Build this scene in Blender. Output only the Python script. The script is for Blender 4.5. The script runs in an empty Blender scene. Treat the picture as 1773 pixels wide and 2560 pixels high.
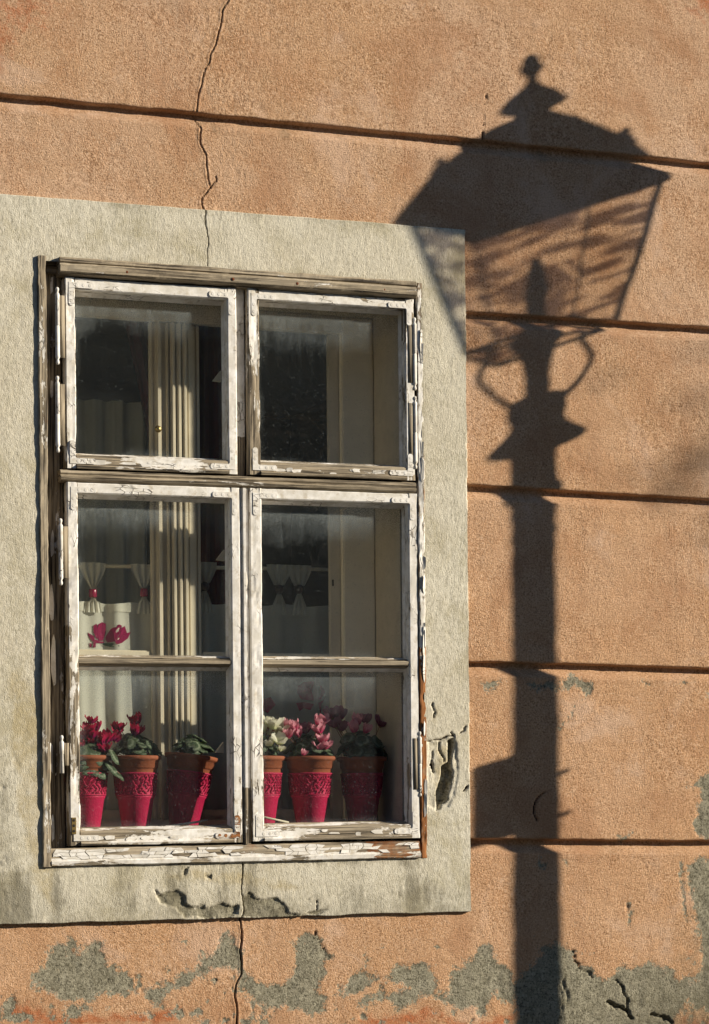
import bpy, math, random
import numpy as np
from mathutils import Matrix, Vector

# ------------------------------------------------------------------ camera, sky, sun, exposure
sc = bpy.context.scene
F_PX, YAW, ROLL, PY, DIST, EYE = 5930.0, math.radians(20.9), math.radians(0.5), 2086.0, 6.0, 1.6
FW = Vector((math.sin(YAW), math.cos(YAW), 0)); RT0 = Vector((math.cos(YAW), -math.sin(YAW), 0)); UP0 = Vector((0, 0, 1))
RT = RT0*math.cos(ROLL) - UP0*math.sin(ROLL); UPV = UP0*math.cos(ROLL) + RT0*math.sin(ROLL)
CAMP = Vector((0, -DIST, EYE))
cd = bpy.data.cameras.new('camera'); cam = bpy.data.objects.new('camera', cd); sc.collection.objects.link(cam)
cd.sensor_fit = 'VERTICAL'; cd.sensor_height = 36.0; cd.lens = 36.0*F_PX/2560.0
cd.shift_y = (PY-1280.0)/2560.0; cd.clip_start = 0.05; cd.clip_end = 500
M = Matrix.Identity(4)
for i in range(3):
    M[i][0] = RT[i]; M[i][1] = UPV[i]; M[i][2] = -FW[i]; M[i][3] = CAMP[i]
cam.matrix_world = M
sc.camera = cam

KX, MZ = 2.0, 0.80          # sun slope: sideways and down per metre towards the wall
sun_to = Vector((KX, -1.0, MZ)).normalized()     # towards the sun
ELEV = math.asin(sun_to.z); AZ = math.atan2(sun_to.x, sun_to.y)
world = bpy.data.worlds.new('World'); sc.world = world; world.use_nodes = True
wn = world.node_tree; wn.nodes.clear()
wo = wn.nodes.new('ShaderNodeOutputWorld'); bg = wn.nodes.new('ShaderNodeBackground'); sky = wn.nodes.new('ShaderNodeTexSky')
sky.sky_type = 'NISHITA'; sky.sun_disc = False; sky.sun_elevation = ELEV; sky.sun_rotation = AZ
sky.air_density = 1.0; sky.dust_density = 0.0; sky.ozone_density = 4.0
bg.inputs['Strength'].default_value = 0.06
wn.links.new(sky.outputs[0], bg.inputs[0]); wn.links.new(bg.outputs[0], wo.inputs[0])
sd = bpy.data.lights.new('sun', 'SUN'); sd.energy = 5.0; sd.angle = math.radians(0.53); sd.color = (1.0, 0.90, 0.74)
sun = bpy.data.objects.new('sun', sd); sc.collection.objects.link(sun); sun.location = (8, -6, 6)
sun.rotation_euler = (-sun_to).to_track_quat('-Z', 'Y').to_euler()
vs = sc.view_settings; vs.view_transform = 'Standard'; vs.look = 'None'; vs.gamma = 1.0; vs.use_curve_mapping = False
vs.exposure = 0.74
sc.render.engine = 'CYCLES'
sc.cycles.max_bounces = 6; sc.cycles.transparent_max_bounces = 16; sc.cycles.diffuse_bounces = 4; sc.cycles.glossy_bounces = 2

rnd = random.Random(7)

# ------------------------------------------------------------------ helpers
def at(u, v, Y=0.0):
    """point of the photograph (1596 px wide copy) at depth Y behind the wall face"""
    u *= 1773/1596; v *= 1773/1596
    d = FW*F_PX + RT*(u-886.5) - UPV*(v-PY)
    return CAMP + d*((Y+DIST)/d.y)

def _hash(ix, iy, iz, seed):
    h = (ix.astype(np.int64)*374761393 + iy.astype(np.int64)*668265263 + iz.astype(np.int64)*1274126177 + seed*974711) & 0xffffffff
    h = ((h ^ (h >> 13))*1103515245) & 0xffffffff
    h = ((h ^ (h >> 16))*2654435761) & 0xffffffff
    return ((h >> 8) & 0xffff)/65535.0
def noise(x, y, z, seed=0):
    x = np.asarray(x, float); y = np.asarray(y, float)+0*x; z = np.asarray(z, float)+0*x
    ix, iy, iz = np.floor(x), np.floor(y), np.floor(z)
    fx, fy, fz = x-ix, y-iy, z-iz
    fx = fx*fx*(3-2*fx); fy = fy*fy*(3-2*fy); fz = fz*fz*(3-2*fz)
    r = 0
    for dx in (0, 1):
        for dy in (0, 1):
            for dz in (0, 1):
                w = (fx if dx else 1-fx)*(fy if dy else 1-fy)*(fz if dz else 1-fz)
                r = r + w*_hash(ix+dx, iy+dy, iz+dz, seed)
    return r*2-1
def fbm(x, y, z, octv=4, seed=0):
    r = 0; a = 0.5; s = 1.0
    for o in range(octv):
        r = r + a*noise(np.asarray(x)*s, np.asarray(y)*s, np.asarray(z)*s, seed+o*17); a *= .5; s *= 2.03
    return r
def sstep(a, b, x):
    t = np.clip((x-a)/(b-a), 0, 1); return t*t*(3-2*t)

def mesh_obj(name, verts, faces, mat=None, parent=None, origin=(0, 0, 0), smooth=False, attrs=None):
    verts = np.asarray(verts, float).reshape(-1, 3) - np.asarray(origin, float)
    me = bpy.data.meshes.new(name)
    if isinstance(faces, np.ndarray):
        nf, k = faces.shape
        me.vertices.add(len(verts)); me.vertices.foreach_set('co', verts.ravel())
        me.loops.add(nf*k); me.loops.foreach_set('vertex_index', faces.ravel().astype(np.int32))
        me.polygons.add(nf); me.polygons.foreach_set('loop_start', np.arange(0, nf*k, k, dtype=np.int32))
        me.update(calc_edges=True); me.validate()
    else:
        me.from_pydata([tuple(v) for v in verts], [], [list(f) for f in faces]); me.update()
    if attrs:
        for an, (ty, data) in attrs.items():
            a = me.attributes.new(an, ty, 'POINT')
            a.data.foreach_set({'FLOAT': 'value', 'FLOAT_VECTOR': 'vector', 'FLOAT_COLOR': 'color'}[ty], np.asarray(data, np.float32).ravel())
    if smooth: me.shade_smooth()
    if mat: me.materials.append(mat)
    o = bpy.data.objects.new(name, me); sc.collection.objects.link(o)
    if parent: o.parent = parent
    else: o.location = origin
    return o
def thing(name, label, cat, loc=(0, 0, 0), group=None):
    o = bpy.data.objects.new(name, None); sc.collection.objects.link(o); o.location = loc
    o.empty_display_size = .05
    o['label'] = label; o['category'] = cat
    if group: o['group'] = group
    return o
def tag(o, label, cat, group=None):
    o['label'] = label; o['category'] = cat
    if group: o['group'] = group
    return o

class MB:
    """collects vertices, faces and per-vertex attributes"""
    def __init__(s): s.v = []; s.f = []; s.n = 0; s.at = {}
    def add(s, v, f, **at):
        v = np.asarray(v, float).reshape(-1, 3)
        for fc in f: s.f.append([i+s.n for i in fc])
        s.v.append(v); 
        for k, d in at.items(): s.at.setdefault(k, []).append(np.asarray(d, float))
        s.n += len(v)
    def build(s, name, mat, parent=None, origin=(0, 0, 0), smooth=False):
        at = {}
        for k, d in s.at.items():
            d = np.concatenate(d); at[k] = ('FLOAT_VECTOR' if d.ndim == 2 else 'FLOAT', d)
        return mesh_obj(name, np.concatenate(s.v), s.f, mat, parent, origin, smooth, at)

def lathe(prof, n=24, cx=0, cy=0, cz=0, cap=True):
    v = []; f = []
    for (r, z) in prof:
        for k in range(n):
            a = 2*math.pi*k/n; v.append((cx+r*math.cos(a), cy+r*math.sin(a), cz+z))
    for i in range(len(prof)-1):
        for k in range(n):
            a = i*n+k; b = i*n+(k+1) % n; f.append((a, b, b+n, a+n))
    if cap:
        f.append(tuple(range(n-1, -1, -1))); f.append(tuple(range((len(prof)-1)*n, len(prof)*n)))
    return v, f
def tube(pts, r, n=8, r2=None):
    pts = [Vector(p) for p in pts]; v = []; f = []; m = len(pts)
    for i, p in enumerate(pts):
        t = (pts[min(i+1, m-1)]-pts[max(i-1, 0)]).normalized()
        u = t.cross(Vector((0.31, 0.2, 0.93))).normalized(); w = t.cross(u)
        rr = r if r2 is None else r+(r2-r)*i/(m-1)
        for k in range(n):
            a = 2*math.pi*k/n; v.append(p+u*(rr*math.cos(a))+w*(rr*math.sin(a)))
    for i in range(m-1):
        for k in range(n):
            a = i*n+k; b = i*n+(k+1) % n; f.append((a, a+n, b+n, b))
    f.append(tuple(range(n))); f.append(tuple(range((m-1)*n+n-1, (m-1)*n-1, -1)))
    return v, f
def boxv(x0, x1, y0, y1, z0, z1):
    v = [(x, y, z) for x in (x0, x1) for y in (y0, y1) for z in (z0, z1)]
    f = [(0, 1, 3, 2), (4, 6, 7, 5), (0, 4, 5, 1), (2, 3, 7, 6), (0, 2, 6, 4), (1, 5, 7, 3)]
    return v, f

# ------------------------------------------------------------------ node helpers
class NT:
    def __init__(s, name):
        s.m = bpy.data.materials.new(name); s.m.use_nodes = True; s.t = s.m.node_tree; s.t.nodes.clear()
        s.out = s.t.nodes.new('ShaderNodeOutputMaterial')
    def n(s, ty, ins=None, **kw):
        nd = s.t.nodes.new(ty)
        for k, v in kw.items(): setattr(nd, k, v)
        if ins:
            for k, v in ins.items(): s.set(nd.inputs[k], v)
        return nd
    def set(s, sock, v):
        if isinstance(v, bpy.types.NodeSocket): s.t.links.new(v, sock)
        elif isinstance(v, bpy.types.Node): s.t.links.new(v.outputs[0], sock)
        else:
            if sock.type == 'RGBA' and len(v) == 3: v = (*v, 1)
            sock.default_value = v
    def math(s, op, a, b=0.0, c=None, clamp=False):
        nd = s.n('ShaderNodeMath', operation=op, use_clamp=clamp); s.set(nd.inputs[0], a); s.set(nd.inputs[1], b)
        if c is not None: s.set(nd.inputs[2], c)
        return nd.outputs[0]
    def mix(s, f, a, b):
        nd = s.n('ShaderNodeMix', data_type='RGBA'); s.set(nd.inputs[0], f); s.set(nd.inputs[6], a); s.set(nd.inputs[7], b); return nd.outputs[2]
    def step(s, x, a, b):
        nd = s.n('ShaderNodeMapRange', interpolation_type='SMOOTHSTEP'); s.set(nd.inputs[0], x)
        s.set(nd.inputs[1], a); s.set(nd.inputs[2], b); return nd.outputs[0]
    def noise(s, vec, scale, detail=4, rough=.55, dist=0.0, col=False):
        nd = s.n('ShaderNodeTexNoise'); s.set(nd.inputs['Vector'], vec); nd.inputs['Scale'].default_value = scale
        nd.inputs['Detail'].default_value = detail; nd.inputs['Roughness'].default_value = rough; nd.inputs['Distortion'].default_value = dist
        return nd.outputs[1 if col else 0]
    def voro(s, vec, scale, feature='F1', rand=1.0):
        nd = s.n('ShaderNodeTexVoronoi', feature=feature); s.set(nd.inputs['Vector'], vec); nd.inputs['Scale'].default_value = scale
        nd.inputs['Randomness'].default_value = rand
        return nd.outputs[0]
    def map(s, vec, scale=(1, 1, 1), loc=(0, 0, 0), rot=(0, 0, 0)):
        nd = s.n('ShaderNodeMapping'); s.set(nd.inputs[0], vec); nd.inputs['Scale'].default_value = scale
        nd.inputs['Location'].default_value = loc; nd.inputs['Rotation'].default_value = rot; return nd.outputs[0]
    def attr(s, name, kind='GEOMETRY'): return s.n('ShaderNodeAttribute', attribute_name=name, attribute_type=kind)
    def obj(s): return s.n('ShaderNodeTexCoord').outputs['Object']
    def pos(s): return s.n('ShaderNodeNewGeometry').outputs['Position']
    def bump(s, h, dist, strength=1.0, normal=None):
        nd = s.n('ShaderNodeBump'); s.set(nd.inputs['Height'], h); nd.inputs['Distance'].default_value = dist; nd.inputs['Strength'].default_value = strength
        if normal: s.set(nd.inputs['Normal'], normal)
        return nd.outputs[0]
    def pbsdf(s, col, rough=.8, normal=None, spec=.3, metal=0.0, **kw):
        b = s.n('ShaderNodeBsdfPrincipled'); s.set(b.inputs['Base Color'], col); s.set(b.inputs['Roughness'], rough)
        b.inputs['Specular IOR Level'].default_value = spec; s.set(b.inputs['Metallic'], metal)
        if normal: s.set(b.inputs['Normal'], normal)
        for k, v in kw.items(): s.set(b.inputs[k], v)
        return b
    def end(s, sh):
        s.t.links.new(sh if isinstance(sh, bpy.types.NodeSocket) else sh.outputs[0], s.out.inputs[0]); return s.m

def simple(name, col, rough=.7, spec=.3, metal=0, var=.15, scale=40, bump=0.0):
    t = NT(name); p = t.obj(); nz = t.noise(p, scale, 4)
    c2 = tuple(c*(1-var*2) for c in col); c1 = tuple(min(1, c*(1+var)) for c in col)
    return t.end(t.pbsdf(t.mix(nz, c2, c1), rough, t.bump(nz, bump) if bump else None, spec, metal))

# ------------------------------------------------------------------ materials
def mat_plaster(orange=True):
    t = NT('orange_stucco' if orange else 'grey_cream_stucco')
    P = t.pos(); mk = t.attr('mask'); sp = t.n('ShaderNodeSeparateColor', {0: mk.outputs[0]})
    mort, red, grime = sp.outputs[0], sp.outputs[1], sp.outputs[2]; crack = mk.outputs[3]
    big = t.noise(P, 1.6, 4, .6); mid = t.noise(P, 9, 5, .6); fin = t.noise(P, 70, 5, .65); grain = t.noise(P, 260, 3, .7)
    if orange:
        base = t.mix(t.step(big, .35, .65), (.53, .325, .185), (.57, .375, .245))
        base = t.mix(t.math('MULTIPLY', t.step(mid, .42, .72), .75), base, (.46, .255, .135))
        base = t.mix(t.math('MULTIPLY', t.step(fin, .55, .75), .35), base, (.60, .39, .25))
        base = t.mix(t.math('MULTIPLY', t.step(grain, .58, .72), .6), base, (.21, .115, .06))
        zc = t.n('ShaderNodeSeparateXYZ', {0: P}).outputs[2]; lowz = t.step(t.math('ADD', zc, t.math('MULTIPLY', t.math('SUBTRACT', big, .5), 1.2)), 3.15, 2.2)
        base = t.mix(t.math('MULTIPLY', lowz, .5), base, (.57, .325, .170))
        g1 = t.noise(P, 190, 2, .6); g2 = t.noise(P, 95, 3, .65); cz_ = t.step(t.noise(P, 5, 4), .30, .62)
        base = t.mix(t.math('MULTIPLY', t.step(g1, .50, .68), t.math('MULTIPLY_ADD', cz_, .5, .35)), base, (.22, .115, .055))
        base = t.mix(t.math('MULTIPLY', t.step(g1, .48, .32), .55), base, (.72, .51, .36))
        base = t.mix(t.math('MULTIPLY', t.step(g2, .56, .72), .35), base, (.30, .165, .085))
        strk = t.noise(t.map(P, (9, 9, .9)), 1.0, 5, .65); blot = t.noise(P, 3.3, 6, .68, .6)
        base = t.mix(t.math('MULTIPLY', t.step(strk, .50, .76), .42), base, (.36, .20, .115))
        base = t.mix(t.math('MULTIPLY', t.step(blot, .50, .66), .55), base, (.40, .21, .11))
        base = t.mix(t.math('MULTIPLY', t.step(blot, .46, .33), .5), base, (.64, .45, .33))
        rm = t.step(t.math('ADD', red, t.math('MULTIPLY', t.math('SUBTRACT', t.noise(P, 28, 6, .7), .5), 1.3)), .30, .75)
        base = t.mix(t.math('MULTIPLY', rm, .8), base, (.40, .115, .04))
    else:
        st = t.map(P, (1, 1, .16))
        base = t.mix(t.step(big, .35, .65), (.545, .495, .385), (.61, .57, .465))
        base = t.mix(t.math('MULTIPLY', t.step(mid, .45, .75), .5), base, (.40, .36, .25))
        base = t.mix(t.math('MULTIPLY', t.step(t.noise(st, 150, 4, .6), .55, .8), .45), base, (.26, .24, .175))
        pits = t.step(t.voro(P, 95), .16, .10)
        base = t.mix(t.math('MULTIPLY', pits, t.math('MULTIPLY', t.step(fin, .5, .6), .75)), base, (.10, .09, .06))
        blot = t.noise(P, 4.5, 6, .7, .5); g1 = t.noise(t.map(P, (1, 1, .45)), 230, 2, .6); g2 = t.noise(P, 120, 3, .7)
        base = t.mix(t.math('MULTIPLY', t.step(g1, .50, .70), .48), base, (.25, .22, .15))
        base = t.mix(t.math('MULTIPLY', t.step(g1, .47, .32), .5), base, (.70, .66, .55))
        base = t.mix(t.math('MULTIPLY', t.step(g2, .60, .74), .42), base, (.20, .175, .115))
        base = t.mix(t.math('MULTIPLY', t.step(blot, .48, .66), .7), base, (.38, .335, .22))
        base = t.mix(t.math('MULTIPLY', t.step(blot, .45, .34), .4), base, (.62, .58, .47))
        rm = t.step(t.math('ADD', red, t.math('MULTIPLY', t.math('SUBTRACT', t.noise(P, 22, 6, .7), .5), 1.2)), .30, .8)
        base = t.mix(t.math('MULTIPLY', rm, .6), base, (.37, .29, .14))
    # lost paint: bare mortar
    edge = t.math('ADD', t.math('MULTIPLY', t.math('SUBTRACT', t.noise(P, 26, 6, .75), .5), 2.6), t.math('MULTIPLY', t.math('SUBTRACT', t.noise(P, 130, 4, .7), .5), 1.3))
    me = t.math('ADD', mort, edge)
    mm = t.step(me, -.14, .16)
    mm = t.math('MULTIPLY', mm, t.math('SUBTRACT', 1, t.math('MULTIPLY', t.step(t.noise(P, 60, 5, .75), .63, .70), t.math('MULTIPLY', t.step(me, 1.2, .2), .85))))
    mcol = t.mix(t.step(t.noise(P, 45, 5, .7), .3, .7), (.18, .163, .113), (.34, .312, .228))
    mcol = t.mix(t.math('MULTIPLY', t.step(t.noise(P, 14, 4), .45, .7), .5), mcol, (.36, .33, .25)); mg = t.noise(P, 170, 2, .6); mcol = t.mix(t.math('MULTIPLY', t.step(mg, .5, .68), .75), mcol, (.06, .054, .036)); mcol = t.mix(t.math('MULTIPLY', t.step(mg, .46, .32), .5), mcol, (.42, .39, .30))
    base = t.mix(mm, base, mcol)
    # pale edge of chipped paint
    ring = t.math('MULTIPLY', t.step(me, -.13, -.05), t.math('SUBTRACT', 1, mm))
    base = t.mix(t.math('MULTIPLY', ring, t.math('MULTIPLY', t.step(t.noise(P, 18, 3), .5, .6), .5)), base, (.5, .46, .38))
    gm = t.step(t.math('ADD', grime, t.math('MULTIPLY', t.math('SUBTRACT', t.noise(P, 40, 6, .7), .5), 1.0)), .25, .9)
    base = t.mix(t.math('MULTIPLY', gm, .7), base, (.13, .115, .075))
    base = t.mix(t.step(crack, .35, .8), base, (.055, .04, .028))
    h = t.math('ADD', t.math('MULTIPLY', t.noise(P, 330, 3, .7), 1.35), t.math('MULTIPLY', t.noise(P, 110, 2, .6), .35))
    if not orange:
        h = t.math('ADD', t.math('MULTIPLY', h, .55), t.math('MULTIPLY', t.noise(t.map(P, (1, 1, .22)), 330, 2, .6), .4))
        h = t.math('SUBTRACT', h, t.math('MULTIPLY', pits, .4))
    else:
        h = t.math('SUBTRACT', h, t.math('MULTIPLY', t.step(t.voro(P, 120), .22, .1), .35))
    h = t.math('SUBTRACT', h, t.math('MULTIPLY', mm, .3))
    return t.end(t.pbsdf(base, .92, t.bump(h, .0042, .9 if orange else .6), .12))

def mat_wood():
    """weathered timber under flaking white paint; attributes: grain (along, across, depth), paint, tone"""
    t = NT('flaking_white_paint_on_timber'); g = t.attr('grain').outputs[1]
    paint = t.attr('paint').outputs[2]; tone = t.attr('tone').outputs[2]
    gr = t.noise(t.map(g, (5, 150, 150)), 1.0, 6, .65, .6); gr2 = t.noise(t.map(g, (2.0, 45, 45)), 1.0, 4, .6, .4)
    wood = t.mix(t.step(gr, .38, .62), (.07, .055, .038), (.36, .295, .205))
    wood = t.mix(t.math('MULTIPLY', t.step(gr2, .45, .7), .6), wood, (.46, .39, .285))
    wood = t.mix(t.math('MULTIPLY', t.step(gr, .43, .33), .9), wood, (.022, .017, .013))
    brown = t.mix(t.step(gr, .3, .7), (.10, .035, .012), (.36, .145, .045))
    tn = t.step(t.math('ADD', tone, t.math('MULTIPLY', t.math('SUBTRACT', t.noise(g, 16, 4), .5), 1.4)), .4, .7)
    wood = t.mix(tn, wood, brown)
    n1 = t.noise(t.map(g, (7, 30, 30)), 1.0, 7, .68, .35); n2 = t.noise(t.map(g, (60, 150, 150)), 1.0, 4, .6)
    nn = t.math('ADD', t.math('MULTIPLY', n1, .82), t.math('MULTIPLY', n2, .18))
    # paint 0..1 -> share that is still covered
    thr = t.math('MULTIPLY_ADD', paint, -.46, .73)
    m = t.step(t.math('SUBTRACT', nn, thr), -.008, .010)
    crk = t.voro(t.map(g, (38, 95, 95)), 1.0, 'DISTANCE_TO_EDGE')
    crk = t.math('MULTIPLY', t.step(crk, .07, .015), t.step(t.noise(g, 11, 3), .56, .66))
    pc = t.mix(t.step(t.noise(g, 26, 5, .65), .35, .7), (.60, .565, .50), (.79, .765, .725))
    pc = t.mix(t.math('MULTIPLY', t.step(t.noise(g, 45, 5, .7), .52, .70), .6), pc, (.42, .35, .24))
    rim = t.step(t.math('SUBTRACT', nn, thr), .045, .0)
    pc = t.mix(t.math('MULTIPLY', rim, .35), pc, (.42, .35, .25))
    pc = t.mix(t.math('MULTIPLY', crk, .75), pc, (.10, .075, .05))
    col = t.mix(m, wood, pc)
    h = t.math('ADD', t.math('MULTIPLY', m, t.math('SUBTRACT', 1.0, t.math('MULTIPLY', crk, .8))), t.math('MULTIPLY', t.math('MULTIPLY', gr, t.math('SUBTRACT', 1, m)), .9))
    h = t.math('ADD', h, t.math('MULTIPLY', t.noise(g, 120, 3), .12))
    rough = t.math('MULTIPLY_ADD', m, -.25, .85)
    return t.end(t.pbsdf(col, rough, t.bump(h, .0022, 1.0), .25))

def mat_glass(name, dust):
    t = NT(name); uv = t.attr('puv').outputs[1]; P = t.obj()
    s = t.n('ShaderNodeSeparateXYZ', {0: uv}); u, v = s.outputs[0], s.outputs[1]
    streak = t.noise(t.map(P, (42, 1, 4)), 1.0, 5, .65); cloud = t.noise(P, 9, 5, .6); fine = t.noise(P, 300, 3, .7)
    top = t.step(t.math('ADD', v, t.math('ADD', t.math('MULTIPLY', t.math('SUBTRACT', cloud, .5), .40), t.math('MULTIPLY', t.math('SUBTRACT', streak, .5), .16))), .70, 1.05)
    eu = t.math('ABSOLUTE', t.math('SUBTRACT', u, .5)); ev = t.math('ABSOLUTE', t.math('SUBTRACT', v, .5))
    edge = t.step(t.math('ADD', t.math('MAXIMUM', eu, ev), t.math('MULTIPLY', t.math('SUBTRACT', cloud, .5), .14)), .43, .53)
    sp = t.math('MULTIPLY', t.step(t.voro(P, 95), .27, .10), t.step(t.noise(P, 60, 3, .7), .47, .60))
    sp2 = t.math('MULTIPLY', t.step(t.voro(P, 40), .055, .03), t.step(cloud, .40, .5))
    d = t.math('MULTIPLY_ADD', top, .26, .015)
    d = t.math('ADD', d, t.math('MULTIPLY', edge, .14))
    d = t.math('ADD', d, t.math('MULTIPLY', t.step(streak, .55, .85), .025))
    d = t.math('MULTIPLY', d, t.math('MULTIPLY_ADD', t.step(fine, .38, .66), 1.3, .25))
    d = t.math('ADD', d, t.math('MULTIPLY', sp, .11)); d = t.math('ADD', d, t.math('MULTIPLY', sp2, .25))
    d = t.math('MULTIPLY', d, dust, clamp=True)
    tr = t.n('ShaderNodeBsdfTransparent', {0: (.976, .986, .978)})
    gl = t.n('ShaderNodeBsdfGlossy', {'Color': (1, 1, 1), 'Roughness': .02, 'Normal': t.bump(t.noise(P, 7, 2), .002, .5)})
    lw = t.n('ShaderNodeLayerWeight', {0: .5}); f5 = t.math('POWER', lw.outputs[1], 5.0)
    fr = t.math('MULTIPLY_ADD', f5, .9, .022)
    a = t.n('ShaderNodeMixShader', {0: fr, 1: tr, 2: gl})
    df = t.n('ShaderNodeBsdfDiffuse', {0: (.47, .53, .55)}); tl = t.n('ShaderNodeBsdfTranslucent', {0: (.5, .5, .46)})
    du = t.n('ShaderNodeMixShader', {0: .4, 1: df.outputs[0], 2: tl.outputs[0]})
    b = t.n('ShaderNodeMixShader', {0: d, 1: a.outputs[0], 2: du.outputs[0]})
    return t.end(b)

def mat_lampglass(name, lo, hi, a, b, caustics=()):
    t = NT(name); P = t.obj()
    w = t.noise(t.map(P, (.8, .8, 1.9)), 19, 1, .45, .35)
    k = t.step(w, a, b)
    if caustics:  # caustic light streaks drawn into the dirty glass as clear bands
        q = t.n('ShaderNodeSeparateXYZ', {0: P}); xs = t.math('MULTIPLY_ADD', q.outputs[1], KX, q.outputs[0]); zs = t.math('MULTIPLY_ADD', q.outputs[1], MZ, q.outputs[2])
        for (p0, p1, wd) in caustics:
            L = math.hypot(p1[0]-p0[0], p1[1]-p0[1]); ux, uz = (p1[0]-p0[0])/L, (p1[1]-p0[1])/L
            al = t.math('ADD', t.math('MULTIPLY', t.math('SUBTRACT', xs, p0[0]), ux), t.math('MULTIPLY', t.math('SUBTRACT', zs, p0[1]), uz))
            ac = t.math('ABSOLUTE', t.math('SUBTRACT', t.math('MULTIPLY', t.math('SUBTRACT', xs, p0[0]), -uz), t.math('MULTIPLY', t.math('SUBTRACT', zs, p0[1]), -ux)))
            on = t.math('MULTIPLY', t.step(ac, wd, wd*.4), t.math('MULTIPLY', t.step(al, -.03, .02), t.step(al, L+.03, L-.02)))
            k = t.math('MAXIMUM', k, on)
    tr = t.n('ShaderNodeBsdfTransparent', {0: t.mix(k, lo, hi)})
    gl = t.n('ShaderNodeBsdfGlossy', {'Roughness': .06})
    return t.end(t.n('ShaderNodeMixShader', {0: .06, 1: tr.outputs[0], 2: gl.outputs[0]}))

def mat_cloth(name, col, sheer=.15, transl=.45):
    t = NT(name); P = t.obj(); wv = t.noise(t.map(P, (600, 600, 600)), 1.0, 2); c = t.mix(wv, tuple(x*.82 for x in col), col)
    df = t.n('ShaderNodeBsdfDiffuse', {0: c}); tl = t.n('ShaderNodeBsdfTranslucent', {0: c})
    a = t.n('ShaderNodeMixShader', {0: transl, 1: df.outputs[0], 2: tl.outputs[0]})
    tr = t.n('ShaderNodeBsdfTransparent'); b = t.n('ShaderNodeMixShader', {0: sheer, 1: a.outputs[0], 2: tr.outputs[0]})
    return t.end(b)

def mat_leaf():
    t = NT('cyclamen_leaf'); P = t.attr('luv').outputs[1]
    s = t.n('ShaderNodeSeparateXYZ', {0: P}); r = s.outputs[0]
    rn = t.n('ShaderNodeObjectInfo').outputs['Random']
    band = t.math('MULTIPLY', t.step(t.math('ADD', r, t.math('MULTIPLY', t.math('SUBTRACT', t.noise(P, 7, 4, .7), .5), .5)), .5, .6), t.step(r, .86, .72))
    vein = t.step(t.math('ABSOLUTE', t.math('SUBTRACT', t.math('FRACT', t.math('MULTIPLY', s.outputs[1], 7.0)), .5)), .07, .02)
    c = t.mix(t.noise(P, 9, 5), (.020, .036, .015), (.055, .095, .038))
    c = t.mix(t.math('MULTIPLY', band, t.math('MULTIPLY_ADD', rn, .7, .3)), c, (.19, .23, .15))
    c = t.mix(t.math('MULTIPLY', vein, .3), c, (.13, .16, .08))
    b = t.pbsdf(c, .45, t.bump(t.math('ADD', t.noise(P, 14, 4), t.math('MULTIPLY', vein, -.3)), .003), .4)
    tl = t.n('ShaderNodeBsdfTranslucent', {0: (.06, .12, .02)})
    return t.end(t.n('ShaderNodeMixShader', {0: .12, 1: b.outputs[0], 2: tl.outputs[0]}))

def mat_petal(name, tip, base):
    t = NT(name); P = t.attr('luv').outputs[1]; s = t.n('ShaderNodeSeparateXYZ', {0: P})
    f = t.step(t.math('ADD', s.outputs[0], t.math('MULTIPLY', t.math('SUBTRACT', t.noise(t.map(P, (1, 12, 1)), 3, 3), .5), .5)), .05, .75)
    c = t.mix(f, base, tip)
    b = t.pbsdf(c, .55, None, .25); tl = t.n('ShaderNodeBsdfTranslucent', {0: c})
    return t.end(t.n('ShaderNodeMixShader', {0: .42, 1: b.outputs[0], 2: tl.outputs[0]}))

def mat_sleeve():
    t = NT('magenta_crochet_sleeve'); P = t.obj(); c = t.mix(t.noise(P, 130, 4), (.28, .005, .036), (.46, .013, .075))
    return t.end(t.pbsdf(c, .55, t.bump(t.noise(P, 220, 3), .0012), .25))

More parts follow.
